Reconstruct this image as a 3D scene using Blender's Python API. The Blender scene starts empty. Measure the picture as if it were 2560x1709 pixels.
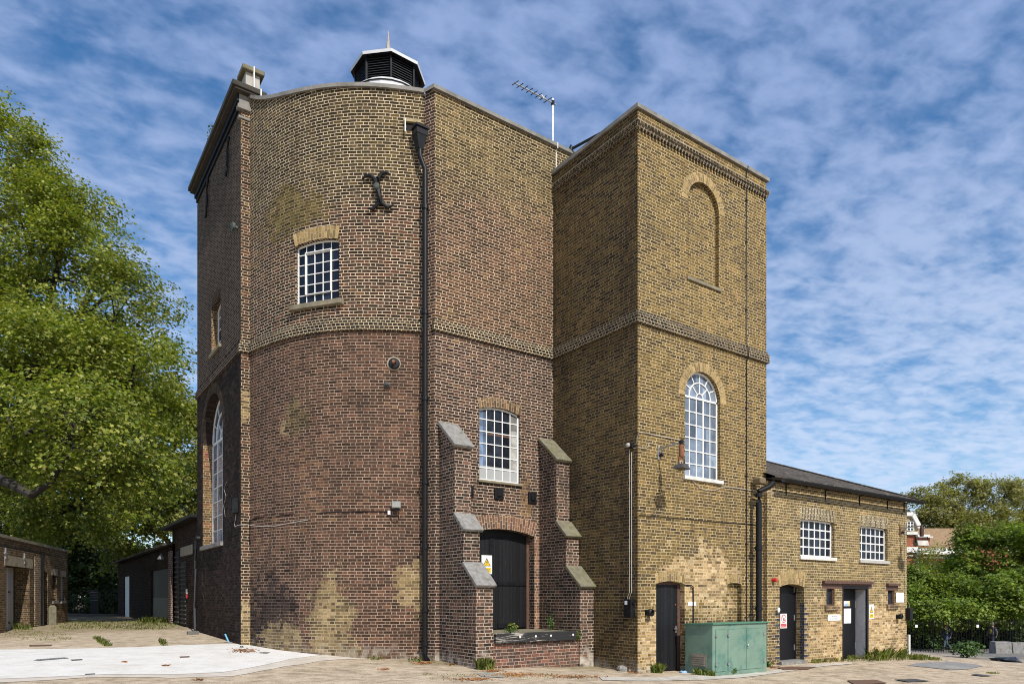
import bpy, bmesh, math, random
import numpy as np
from mathutils import Vector, Matrix
from mathutils.geometry import delaunay_2d_cdt
R = math.radians
rng = random.Random(7)
scene = bpy.context.scene
COL = scene.collection

# ------------------------------------------------------------------ survey: camera model used to read positions off wall planes
FOC, HORZ, TH = 1741.16, 1492.0, 0.955709
FW = Vector((math.cos(TH), math.sin(TH), 0)); RT = Vector((math.sin(TH), -math.cos(TH), 0)); UP = Vector((0, 0, 1))
EYE = Vector((0, 0, 1.70))
def ray(x, y): return FW + RT*((x-1280)/FOC) + UP*((HORZ-y)/FOC)
def at_x(x, y, X): d = ray(x, y); return EYE + d*(X/d.x)
def at_y(x, y, Y): d = ray(x, y); return EYE + d*(Y/d.y)
def at_d(x, y, D): return EYE + ray(x, y)*D
def width_at(D): return D/FOC

# ------------------------------------------------------------------ ground height (thin plate through surveyed spots)
_gp = [(4.8,18.9,.45),(5.3,17.7,.39),(5.97,16.33,.31),(6.8,15.57,.24),(7.96,14.9,.2),(8.3,13,.11),(11.7,13.05,-.02),(11.7,11.5,-.06),
 (13.1,11.5,-.11),(17.2,11.4,-.16),(20.4,11.4,-.22),(24.4,11.4,-.3),(4.5,30,.68),(4.5,46,.65),(0,40,.65),(0,0,0),(8,6,0),(16,5,-.25),(25,5,-.5),
 (-5,10,.2),(-8,20,.4),(-40,0,.3),(-40,60,.6),(0,100,.6),(40,60,-1.8),(80,20,-2.2),(60,-30,-1.5),(0,-40,0),(100,100,-2),(-80,100,.6),(-80,-60,.2),(100,-60,-1.5)]
for px, py, D in ((0,1582,22.2),(171,1554,30),(2300,1630,40),(2560,1627,40),(2430,1634,30)):
    p = at_d(px, py, D); _gp.append((p.x, p.y, p.z))
_P = np.array(_gp)
def _phi(r2): return np.where(r2 > 1e-9, .5*r2*np.log(np.maximum(r2, 1e-9)), 0.)
def _tps():
    n = len(_P); d2 = ((_P[:, None, :2]-_P[None, :, :2])**2).sum(2)
    A = np.zeros((n+3, n+3)); A[:n, :n] = _phi(d2)+np.eye(n)*.05
    A[:n, n] = 1; A[:n, n+1:] = _P[:, :2]; A[n, :n] = 1; A[n+1:, :n] = _P[:, :2].T
    b = np.zeros(n+3); b[:n] = _P[:, 2]
    return np.linalg.solve(A, b)
_W = _tps()
def ground_np(x, y):
    x = np.clip(np.asarray(x, float), -80, 100); y = np.clip(np.asarray(y, float), -60, 100)
    d2 = (x[..., None]-_P[:, 0])**2+(y[..., None]-_P[:, 1])**2
    n = len(_P)
    return _phi(d2)@_W[:n]+_W[n]+_W[n+1]*x+_W[n+2]*y
def gz(x, y): return float(ground_np(np.array(x), np.array(y)))
def on_ground(px, py):
    d = ray(px, py); z = 0.
    for _ in range(40):
        t = (z-EYE.z)/d.z; t = min(t, 150.); p = EYE+d*t; z = .5*z+.5*gz(p.x, p.y)
    return Vector((p.x, p.y, gz(p.x, p.y)))

# ------------------------------------------------------------------ node helper
class NT:
    def __init__(s, tree): s.t = tree; s.n = tree.nodes; s.l = tree.links
    def node(s, typ, **kw):
        n = s.n.new(typ)
        for k, v in kw.items(): setattr(n, k, v)
        return n
    def put(s, sock, v):
        if v is None: return
        if isinstance(v, bpy.types.NodeSocket): s.l.new(v, sock)
        else:
            if sock.type == 'RGBA' and not hasattr(v, '__len__'): v = (v, v, v, 1)
            elif sock.type == 'RGBA' and len(v) == 3: v = (*v, 1)
            sock.default_value = v
    def m(s, op, a, b=None, c=None, clamp=False):
        n = s.node('ShaderNodeMath', operation=op, use_clamp=clamp)
        for i, v in enumerate((a, b, c)): s.put(n.inputs[i], v)
        return n.outputs[0]
    def vm(s, op, a, b=None, scale=None):
        n = s.node('ShaderNodeVectorMath', operation=op)
        s.put(n.inputs[0], a); s.put(n.inputs[1], b)
        if scale is not None: s.put(n.inputs['Scale'], scale)
        return n.outputs['Value'] if op in ('LENGTH', 'DOT_PRODUCT', 'DISTANCE') else n.outputs[0]
    def mix(s, f, a, b, mode='MIX'):
        n = s.node('ShaderNodeMix', data_type='RGBA', blend_type=mode)
        s.put(n.inputs[0], f); s.put(n.inputs[6], a); s.put(n.inputs[7], b)
        return n.outputs[2]
    def noise(s, vec, scale, detail=3, rough=.5, dist=0., out='Fac'):
        n = s.node('ShaderNodeTexNoise'); s.put(n.inputs['Vector'], vec)
        for k, v in (('Scale', scale), ('Detail', detail), ('Roughness', rough), ('Distortion', dist)): s.put(n.inputs[k], v)
        return n.outputs[out]
    def ramp(s, f, stops, interp='LINEAR'):
        n = s.node('ShaderNodeValToRGB'); cr = n.color_ramp; cr.interpolation = interp
        while len(cr.elements) < len(stops): cr.elements.new(.5)
        for e, (p, c) in zip(cr.elements, stops): e.position = p; e.color = (*c[:3], 1) if hasattr(c, '__len__') else (c, c, c, 1)
        s.put(n.inputs[0], f); return n.outputs[0]
    def step(s, f, a, b):
        n = s.node('ShaderNodeMapRange', interpolation_type='SMOOTHSTEP', clamp=True)
        s.put(n.inputs[0], f); s.put(n.inputs[1], a); s.put(n.inputs[2], b); return n.outputs[0]
    def xyz(s, v):
        n = s.node('ShaderNodeSeparateXYZ'); s.put(n.inputs[0], v); return n.outputs
    def comb(s, x, y, z):
        n = s.node('ShaderNodeCombineXYZ')
        for i, v in enumerate((x, y, z)): s.put(n.inputs[i], v)
        return n.outputs[0]
    def pos(s): return s.node('ShaderNodeNewGeometry').outputs['Position']
    def uv(s): return s.node('ShaderNodeUVMap', uv_map='UVMap').outputs[0]
    def bump(s, h, dist, strength=1.):
        n = s.node('ShaderNodeBump'); s.put(n.inputs['Height'], h); n.inputs['Distance'].default_value = dist; n.inputs['Strength'].default_value = strength
        return n.outputs[0]

def new_mat(name):
    m = bpy.data.materials.new(name); m.use_nodes = True; nt = NT(m.node_tree)
    b = m.node_tree.nodes['Principled BSDF']; return m, nt, b
MATS = {}
def plain(name, col, rough=.6, metal=0., var=.18, scale=9., bump=.0, spec=.5, dirt=None, dscale=2.):
    """paint, metal, stone: base colour with fine mottling and optional patches of dirt"""
    if name in MATS: return MATS[name]
    m, t, b = new_mat(name); p = t.pos()
    n = t.noise(p, scale, 5, .6)
    c = t.mix(1., col, t.ramp(n, [(.25, (1-var,)*3), (.75, (1+var,)*3)]), 'MULTIPLY')
    if dirt:
        d = t.step(t.noise(p, dscale, 6, .65), .48, .72)
        c = t.mix(t.m('MULTIPLY', d, dirt[3] if len(dirt) > 3 else .7), c, dirt[:3])
    t.put(b.inputs['Base Color'], c); b.inputs['Metallic'].default_value = metal
    t.put(b.inputs['Roughness'], t.m('MULTIPLY_ADD', n, .25, rough-.12)); b.inputs['Specular IOR Level'].default_value = spec
    if bump: t.put(b.inputs['Normal'], t.bump(n, bump))
    MATS[name] = m; return m

# ------------------------------------------------------------------ brickwork node group (Flemish bond, or all headers)
def brick_group(headers=False):
    g = bpy.data.node_groups.new('brickwork_headers' if headers else 'brickwork', 'ShaderNodeTree')
    g.interface.new_socket('Joint', in_out='INPUT', socket_type='NodeSocketFloat').default_value = .006
    for o, ty in (('Mask', 'NodeSocketFloat'), ('Rand', 'NodeSocketFloat'), ('Rand2', 'NodeSocketFloat'), ('Mott', 'NodeSocketFloat')):
        g.interface.new_socket(o, in_out='OUTPUT', socket_type=ty)
    t = NT(g); gi = t.node('NodeGroupInput'); go = t.node('NodeGroupOutput')
    uv = t.uv(); u, v, _ = t.xyz(uv)
    wob = t.node('ShaderNodeTexNoise'); t.put(wob.inputs['Vector'], uv); wob.inputs['Scale'].default_value = 9; wob.inputs['Detail'].default_value = 4
    wx, wy, _ = t.xyz(wob.outputs['Color'])
    wob2 = t.noise(uv, .9, 2)
    u = t.m('ADD', u, t.m('MULTIPLY', t.m('SUBTRACT', wx, .5), .022))
    v = t.m('ADD', v, t.m('ADD', t.m('MULTIPLY', t.m('SUBTRACT', wy, .5), .014), t.m('MULTIPLY', t.m('SUBTRACT', wob2, .5), .03)))
    H = .075; vr = t.m('DIVIDE', v, H); row = t.m('FLOOR', vr); fv = t.m('MULTIPLY', t.m('FRACT', vr), H)
    per = .1125 if headers else .3375
    rowr = t.node('ShaderNodeTexWhiteNoise', noise_dimensions='1D'); t.put(rowr.inputs['W'], row)
    off = t.m('MULTIPLY_ADD', t.m('FLOORED_MODULO', row, 2), per/2, t.m('MULTIPLY', rowr.outputs['Value'], .05))
    uu = t.m('DIVIDE', t.m('ADD', u, off), per); cell = t.m('FLOOR', uu); tt = t.m('MULTIPLY', t.m('FRACT', uu), per)
    if headers: ish = 0.; loc = tt; wid = .1125; idu = cell
    else:
        ish = t.m('GREATER_THAN', tt, .225); loc = t.m('SUBTRACT', tt, t.m('MULTIPLY', ish, .225)); wid = t.m('SUBTRACT', .225, t.m('MULTIPLY', ish, .1125))
        idu = t.m('MULTIPLY_ADD', cell, 2., ish)
    du = t.m('MINIMUM', loc, t.m('SUBTRACT', wid, loc)); dv = t.m('MINIMUM', fv, t.m('SUBTRACT', H, fv))
    d = t.m('MINIMUM', du, dv)
    j = gi.outputs[0]
    mask = t.step(d, t.m('MULTIPLY', j, .65), t.m('MULTIPLY', j, 1.25))
    wn = t.node('ShaderNodeTexWhiteNoise', noise_dimensions='2D'); t.put(wn.inputs['Vector'], t.comb(idu, row, 0.))
    r1 = wn.outputs['Value']; r2 = t.xyz(wn.outputs['Color'])[1]
    mott = t.noise(uv, 22., 5, .65)
    for k, sck in zip(('Mask', 'Rand', 'Rand2', 'Mott'), (mask, r1, r2, mott)): t.put(go.inputs[k], sck)
    return g
BG = {False: brick_group(False), True: brick_group(True)}

def brick(name, stops, mortar, joint=.006, stops2=None, zmix=None, patches=(), soot=0., sootcol=(.02, .018, .017), base_white=None, headers=False, mortar_soot=.5, nscale=.45, mort2=None):
    """stops: palette of single bricks; stops2 + zmix: second palette above a height; patches: repaired areas (centre, radii, palette, mortar)"""
    if name in MATS: return MATS[name]
    m, t, b = new_mat(name); p = t.pos(); px, py, pz = t.xyz(p)
    g = t.node('ShaderNodeGroup'); g.node_tree = BG[headers]; g.inputs[0].default_value = joint
    mask, r1, r2, mott = g.outputs
    big = t.noise(p, nscale, 6, .62)
    sel = t.m('ADD', t.m('MULTIPLY_ADD', r1, .78, .11), t.m('MULTIPLY', t.m('SUBTRACT', big, .5), .8), clamp=True)
    c = t.ramp(sel, stops); mo = mortar
    if stops2:
        c2 = t.ramp(sel, stops2)
        f = t.step(t.m('ADD', pz, t.m('MULTIPLY', t.m('SUBTRACT', t.noise(p, .55, 4, .6), .5), zmix[2])), zmix[0], zmix[1])
        c = t.mix(f, c, c2)
        if mort2: mo = t.mix(f, mo, mort2)
    w = t.noise(p, 1.5, 6, .68)
    for (cx, cy, cz), (rx, ry, rz), pst, pm in patches:
        q = t.vm('DIVIDE', t.vm('SUBTRACT', p, (cx, cy, cz)), (rx, ry, rz))
        dd = t.m('ADD', t.vm('LENGTH', q), t.m('MULTIPLY', t.m('SUBTRACT', w, .5), 2.3))
        f = t.m('SUBTRACT', 1., t.step(t.m('ADD', dd, t.m('MULTIPLY', r2, .5)), 1.06, 1.16))
        c = t.mix(f, c, t.ramp(r1, pst)); mo = t.mix(f, mo, pm)
    # single-brick brightness spread, then face mottling
    c = t.mix(1., c, t.ramp(r2, [(0., .74), (1., 1.22)]), 'MULTIPLY')
    c = t.mix(1., c, t.ramp(mott, [(.3, .6), (.7, 1.35)]), 'MULTIPLY')
    mo = t.mix(1., mo, t.ramp(t.noise(p, 3.2, 6, .7), [(.3, .5), (.62, 1.1)]), 'MULTIPLY')
    if soot:
        s = t.step(t.noise(t.vm('MULTIPLY', p, (1., 1., .45)), .8, 7, .68), .46, .74)
        s = t.m('MULTIPLY', s, soot); c = t.mix(s, c, sootcol); mo = t.mix(t.m('MULTIPLY', s, mortar_soot), mo, sootcol)
    col = t.mix(mask, mo, c)
    if base_white:
        z0, zh, wc, amt = base_white
        f = t.m('SUBTRACT', 1., t.step(t.m('ADD', pz, t.m('MULTIPLY', t.m('SUBTRACT', t.noise(p, 1.6, 5, .6), .5), zh*2.4)), z0, z0+zh))
        col = t.mix(t.m('MULTIPLY', t.m('MULTIPLY', f, amt), t.step(t.noise(p, 5., 4), .35, .6)), col, wc)
    t.put(b.inputs['Base Color'], col); b.inputs['Roughness'].default_value = .95; b.inputs['Specular IOR Level'].default_value = .06
    h = t.m('ADD', mask, t.m('MULTIPLY', mott, .6))
    t.put(b.inputs['Normal'], t.bump(h, .005, .45))
    MATS[name] = m; return m

# palettes ------------------------------------------------------------
BLK = (.022, .019, .018); DBR = (.062, .038, .026); BRN = (.115, .062, .038); RED = (.155, .066, .042); YEL = (.235, .150, .058); OCH = (.33, .21, .085); PUR = (.105, .062, .055); TAN = (.36, .25, .13); ORG = (.33, .15, .06)
CREAM = (.60, .50, .36); GREYM = (.40, .315, .235)
P_upred = [(0., (.022,.016,.013)), (.3, (.042,.027,.019)), (.6, (.07,.039,.026)), (.86, (.105,.046,.029)), (1., (.15,.095,.04))]
P_upyel = [(0., (.028,.021,.013)), (.35, (.05,.036,.019)), (.7, (.078,.055,.025)), (1., (.125,.085,.033))]
P_low = [(0., (.042,.026,.019)), (.35, (.072,.040,.028)), (.65, (.10,.053,.036)), (.9, (.135,.066,.042)), (1., (.18,.11,.052))]
P_flat = [(0., (.032,.022,.018)), (.35, (.06,.035,.028)), (.7, (.09,.05,.035)), (.92, (.12,.06,.04)), (1., (.17,.105,.048))]
P_soot = [(0., (.018, .015, .015)), (.5, (.036, .027, .024)), (.85, (.058, .038, .03)), (1., (.10, .07, .045))]
P_tow = [(0., (.07,.05,.032)), (.2, (.105,.072,.036)), (.5, (.15,.10,.038)), (.8, (.19,.125,.045)), (1., (.24,.145,.055))]
P_pale = [(0., (.18, .12, .06)), (.25, (.36, .24, .11)), (.7, (.47, .33, .165)), (1., (.58, .44, .26))]
P_ann = [(0., (.085,.06,.04)), (.18, (.13,.092,.048)), (.5, (.185,.13,.054)), (.82, (.235,.165,.065)), (1., (.30,.185,.08))]
P_yrep = [(0., (.10, .07, .04)), (.4, (.20, .14, .068)), (.8, (.27, .19, .092)), (1., (.33, .24, .13))]
P_new = [(0., (.07,.05,.048)), (.4, (.115,.072,.058)), (.7, (.17,.082,.058)), (1., (.215,.095,.065))]
P_gar = [(0., (.06, .042, .03)), (.4, (.15, .095, .055)), (.8, (.24, .155, .08)), (1., (.30, .12, .07))]

M_bow_lo = brick('bow_lower_brick', P_low, GREYM, .0064, soot=.6, sootcol=(.026, .019, .017),
   patches=[((5.2,18.0,1.2),(.8,1.3,1.35),[(0., (.022,.017,.016)), (.7, (.05,.033,.029)), (1., (.075,.048,.038))],(.13,.105,.085)), ((6.15,16.2,.8),(.75,.75,1.45),P_yrep,(.46,.38,.25)),  ((5.4,17.6,.55),(.9,1.0,.65),P_yrep,(.42,.36,.27)), ((7.75,15.05,1.95),(.55,.5,.62),P_yrep,(.5,.4,.26)), ((5.75,16.7,4.3),(.5,.5,1.1),[(0., (.065,.04,.03)), (.6, (.12,.062,.042)), (1., (.18,.095,.05))],(.36,.28,.2)), ((5.4,17.4,5.9),(.22,.25,.28),P_yrep,(.42,.35,.25)), ((5.6,17.1,6.1),(.4,.45,.5),[(0., (.05,.036,.022)), (.7, (.10,.07,.035)), (1., (.16,.11,.05))],(.32,.26,.18))],
   base_white=(.25, .4, (.42, .37, .30), .55))
M_bow_up = brick('bow_upper_brick', P_upred, CREAM, .0075, stops2=P_upyel, zmix=(10.6, 12.2, 3.2), soot=.25, patches=[((5.5,17.3,11.2),(.9,1.2,.75),[(0., (.05,.04,.022)), (.6, (.10,.075,.032)), (1., (.15,.11,.045))],(.34,.27,.14))])
M_flat_lo = brick('front_lower_brick', P_flat, (.56,.47,.36), .0066, soot=.55, patches=[((10.2,14.6,3.05),(1.2,1.,.38),[(0., (.12,.075,.055)), (.5, (.22,.115,.07)), (1., (.29,.15,.09))],(.5,.40,.29)), ((10.82,14.66,4.2),(.22,1.,.95),[(0., (.08,.05,.038)), (.5, (.17,.09,.05)), (1., (.25,.15,.07))],(.4,.32,.22))], base_white=(.05,.5,(.5,.45,.38),.7))
M_flat_up = brick('front_upper_brick', [(0., (.04,.026,.02)), (.35, (.075,.043,.03)), (.7, (.115,.06,.039)), (.9, (.14,.07,.043)), (1., (.18,.115,.05))], (.58,.47,.32), .0066, stops2=[(0., (.035,.026,.017)), (.35, (.075,.053,.028)), (.75, (.13,.09,.042)), (1., (.19,.125,.055))], zmix=(10.8, 12.6, 2.8), soot=.28, mort2=(.56,.46,.28))
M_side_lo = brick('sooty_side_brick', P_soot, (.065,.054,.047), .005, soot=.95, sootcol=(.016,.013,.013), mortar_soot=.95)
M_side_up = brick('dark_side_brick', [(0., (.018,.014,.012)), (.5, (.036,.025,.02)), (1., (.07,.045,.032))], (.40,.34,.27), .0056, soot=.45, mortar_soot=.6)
M_pil = brick('pilaster_brick', P_upred, (.50,.41,.29), .0066, soot=.2, patches=[((4.8,18.85,.9),(.6,.6,.8),P_yrep,(.5,.42,.28)),((4.8,18.85,6.6),(.5,.5,.4),P_yrep,(.5,.4,.25))])
M_tow = brick('tower_stock_brick', P_tow, (.58,.48,.29), .0060, soot=.36, sootcol=(.055,.042,.03), patches=[((13.9,11.5,2.0),(1.7,1.,.95),P_pale,(.62,.5,.33)),((12.4,11.5,.6),(.9,.8,.9),P_pale,(.55,.46,.32))], base_white=(-.1,.35,(.45,.42,.36),.6))
M_tow_side = brick('tower_flank_brick', [(0., (.035,.027,.02)), (.35, (.075,.052,.027)), (.75, (.115,.075,.030)), (1., (.15,.095,.04))], (.34,.275,.17), .0050, soot=.7, sootcol=(.04,.03,.022), mortar_soot=.8, base_white=(-.1,.4,(.4,.36,.3),.6))  # darker copy of the tower brick: flank dirt plus its shade in the colour
M_ann = brick('annex_stock_brick', P_ann, (.62,.52,.34), .0062, soot=.22, sootcol=(.07,.055,.04), patches=[((21.5,11.4,.6),(3.6,1.,1.25),P_pale,(.6,.46,.3))])
M_band = brick('string_course_brick', [(0., BLK), (.5, (.045,.032,.026)), (.8, DBR), (1., BRN)], (.62,.53,.35), .0066, soot=.3, headers=True, mortar_soot=.3)
M_band_t = brick('tower_string_course_brick', [(0., BLK), (.5, (.05,.04,.03)), (.8, (.09,.065,.04)), (1., (.14,.095,.045))], (.48,.40,.27), .0058, soot=.3, headers=True, mortar_soot=.3)
M_arch_y = brick('yellow_gauged_brick', [(0., (.16,.11,.06)), (.4, (.30,.21,.09)), (.8, (.40,.28,.12)), (1., (.46,.3,.17))], (.52,.44,.3), .0045)
M_arch_r = brick('red_gauged_brick', [(0., (.085,.06,.055)), (.4, (.17,.095,.065)), (.8, (.24,.125,.08)), (1., (.28,.15,.09))], (.5,.40,.28), .006)
M_arch_d = brick('dark_gauged_brick', P_gar, (.48,.40,.28), .0055)
M_arch_g = brick('grey_gauged_brick', [(0., (.06,.055,.055)), (.5, (.13,.11,.08)), (1., (.26,.2,.11))], (.62,.52,.34), .009)
M_eng = brick('blue_engineering_brick', [(0., (.035,.037,.05)), (1., (.07,.072,.09))], (.3,.26,.2), .005)
M_dock = brick('dock_brick', P_new, (.42,.34,.26), .006, soot=.25)
M_butt = brick('buttress_brick', [(0., BLK), (.35, (.07,.045,.036)), (.7, (.12,.068,.05)), (.92, (.16,.08,.055)), (1., (.19,.12,.06))], (.50,.42,.32), .007, soot=.8, sootcol=(.02,.016,.015), base_white=(-.05,.55,(.56,.5,.42),.85))
M_gar = brick('garage_brick', [(0., (.05,.035,.022)), (.5, (.105,.068,.037)), (1., (.19,.115,.055))], (.30,.24,.165), .006, soot=.7)
M_shed = brick('shed_brick', [(0., (.013,.010,.008)), (.6, (.03,.02,.015)), (1., (.06,.034,.024))], (.10,.08,.062), .0055, soot=.7)  # sooty brick, taken darker to hold the alley's tree shade
M_house = brick('red_house_brick', [(0., (.22,.07,.035)), (1., (.40,.14,.075))], (.36,.22,.16), .004)

M_stone = plain('coping_stone', (.22,.21,.19), .9, var=.3, scale=4., bump=.01, dirt=(.10,.095,.075,.8), dscale=1.7)
M_conc = plain('weathering_concrete', (.235,.225,.21), .95, var=.35, scale=11., bump=.012, dirt=(.10,.09,.065,.8), dscale=4.)
M_moss = plain('mossy_weathering', (.17,.155,.105), .95, var=.35, scale=7., bump=.012, dirt=(.12,.115,.04,.9), dscale=4.5)
M_sillw = plain('white_painted_sill', (.72,.69,.63), .7, var=.15, scale=6, dirt=(.35,.3,.24,.6), dscale=5.)
M_silld = plain('weathered_sill', (.22,.19,.13), .9, var=.3, scale=8., dirt=(.07,.07,.04,.8))
M_white = plain('white_window_paint', (.80,.80,.78), .5, var=.06, dirt=(.5,.48,.43,.35), dscale=9.)
M_black = plain('black_iron_paint', (.006,.006,.0075), .5, var=.4, scale=14., dirt=(.018,.016,.014,.4), dscale=6., spec=.3)
M_blackdoor = None
M_lead = plain('lead_flashing', (.62,.63,.65), .55, metal=.0, var=.2, scale=6.)
M_galv = plain('galvanised_steel', (.42,.43,.44), .4, metal=.7, var=.15)
M_rust = plain('rusty_steel', (.22,.085,.04), .8, var=.45, scale=14., dirt=(.05,.03,.025,.8), dscale=9.)
M_cable = plain('grey_white_cable', (.46,.44,.40), .6, var=.1)
M_whitepvc = plain('white_plastic', (.74,.73,.70), .5, var=.05)
M_greencab = plain('green_cabinet_paint', (.16,.25,.19), .55, var=.10, scale=2.5, dirt=(.06,.165,.135,.9), dscale=2.3)
M_greendk = plain('dark_green_trim', (.05,.14,.095), .5, var=.15)
M_timb = plain('brown_timber', (.10,.05,.035), .7, var=.4, scale=12.)
M_signw = plain('sign_white', (.80,.80,.79), .45, var=.03)
M_signy = plain('sign_yellow', (.80,.52,.03), .5, var=.03)
M_signr = plain('sign_red', (.55,.04,.05), .5, var=.03)
M_signk = plain('sign_black', (.02,.02,.02), .5, var=.03)
M_signb = plain('sign_blue', (.12,.33,.62), .5, var=.03)
M_redl = plain('red_alarm_plastic', (.50,.03,.02), .35, var=.05)
M_slate = None

def glass(name, col, rough=.06, spec=.6, var=.5):
    """old glass: every pane (one unit of UV) a little lighter, darker and tilted against its neighbours"""
    m, t, b = new_mat(name); p = t.pos(); u, v, _ = t.xyz(t.uv())
    wn = t.node('ShaderNodeTexWhiteNoise', noise_dimensions='3D'); pz = t.m('FLOOR', t.m('MULTIPLY', t.xyz(p)[0], .21))
    t.put(wn.inputs['Vector'], t.comb(t.m('FLOOR', u), t.m('FLOOR', v), pz))
    n = t.noise(p, 3.5, 5, .65)
    c = t.mix(1., col, t.ramp(n, [(.3, (1-var,)*3), (.7, (1+var,)*3)]), 'MULTIPLY')
    c = t.mix(1., c, t.ramp(wn.outputs['Value'], [(0., .55), (.75, 1.2), (1., 2.3)]), 'MULTIPLY')
    t.put(b.inputs['Base Color'], c)
    t.put(b.inputs['Roughness'], t.m('MULTIPLY_ADD', n, .14, rough)); b.inputs['Specular IOR Level'].default_value = spec
    nrm = t.node('ShaderNodeNewGeometry').outputs['Normal']
    tilt = t.vm('SCALE', t.vm('SUBTRACT', wn.outputs['Color'], (.5, .5, .5)), scale=.16)
    bp = t.node('ShaderNodeBump'); t.put(bp.inputs['Height'], t.noise(p, 2.6, 2)); bp.inputs['Distance'].default_value = .012
    t.put(bp.inputs['Normal'], t.vm('NORMALIZE', t.vm('ADD', nrm, tilt))); t.put(b.inputs['Normal'], bp.outputs[0]); return m
M_gl_dark = glass('dark_window_glass', (.016,.020,.028))
M_gl_navy = glass('navy_window_glass', (.010,.014,.025), spec=.3)
M_gl_sky = glass('pale_sky_tint_glass', (.125,.155,.20), var=.35, spec=.8)  # sky reflection and inner brightness painted as a pale base colour
M_gl_grey = glass('greyed_glass', (.20,.195,.18), .3)
M_gl_blue = glass('blue_sky_tint_glass', (.10,.14,.21), .05, .9)  # bluish sky reflection put into the base colour
M_paper = plain('white_board', (.36,.37,.37), .6, var=.06, scale=5.)

def planks(name, col, worn=(.32,.30,.28), pw=.11, amt=.5):
    m, t, b = new_mat(name); u, v, _ = t.xyz(t.uv()); p = t.pos()
    pl = t.m('FRACT', t.m('DIVIDE', u, pw)); gap = t.m('MINIMUM', pl, t.m('SUBTRACT', 1., pl)); gm = t.step(gap, .03, .08)
    w = t.noise(t.comb(t.m('MULTIPLY', u, 26.), t.m('MULTIPLY', v, 2.2), 0.), 1., 5, .7)
    f = t.m('MULTIPLY', t.step(w, .60, .72), amt)
    pr = t.node('ShaderNodeTexWhiteNoise', noise_dimensions='1D'); t.put(pr.inputs['W'], t.m('FLOOR', t.m('DIVIDE', u, pw)))
    c = t.mix(1., col, t.ramp(pr.outputs['Value'], [(0., .6), (1., 1.5)]), 'MULTIPLY')
    c = t.mix(f, c, worn); c = t.mix(gm, (.006,.006,.006), c)
    t.put(b.inputs['Base Color'], c); b.inputs['Roughness'].default_value = .6; b.inputs['Specular IOR Level'].default_value = .3
    t.put(b.inputs['Normal'], t.bump(gm, .006)); return m
M_blackdoor = planks('black_plank_door', (.008,.008,.010), (.16,.15,.14), amt=.30)
M_greydoor = planks('grey_plank_door', (.42,.41,.42), (.3,.28,.26), .22, .3)
M_beam = planks('weathered_black_timber', (.016,.016,.017), (.42,.38,.33), .5, .0)
def beam_mat():
    m, t, b = new_mat('peeling_black_timber'); x, y, z = t.xyz(t.pos()); 
    w = t.noise(t.comb(t.m('MULTIPLY', x, 2.2), 0., t.m('MULTIPLY', z, 24.)), 1., 7, .75)
    e = t.m('MULTIPLY', t.m('SUBTRACT', 10.2, x), .05)
    f = t.step(t.m('ADD', w, e), .56, .64)
    t.put(b.inputs['Base Color'], t.mix(f, (.016,.016,.017), (.46,.42,.36))); b.inputs['Roughness'].default_value = .75; return m
M_beam = beam_mat()
M_bdoor = plain('black_steel_door', (.006,.006,.008), .5, var=.25, scale=3., spec=.3)

def slate_mat():
    m, t, b = new_mat('roof_slate'); u, v, _ = t.xyz(t.uv()); p = t.pos()
    rw = t.m('FLOOR', t.m('DIVIDE', v, .2)); fu = t.m('ADD', t.m('DIVIDE', u, .25), t.m('MULTIPLY', t.m('FLOORED_MODULO', rw, 2), .5))
    wn = t.node('ShaderNodeTexWhiteNoise', noise_dimensions='2D'); t.put(wn.inputs['Vector'], t.comb(t.m('FLOOR', fu), rw, 0.))
    c = t.ramp(wn.outputs['Value'], [(0., (.05,.042,.034)), (1., (.10,.085,.07))])
    c = t.mix(t.step(t.noise(p, 7., 5, .7), .55, .68), c, (.26,.235,.19))
    e = t.m('MINIMUM', t.m('FRACT', fu), t.m('FRACT', t.m('DIVIDE', v, .2)))
    c = t.mix(t.step(e, .02, .09), (.02,.02,.02), c)
    t.put(b.inputs['Base Color'], c); b.inputs['Roughness'].default_value = .95; b.inputs['Specular IOR Level'].default_value = .15; return m
M_slate = slate_mat()

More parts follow.
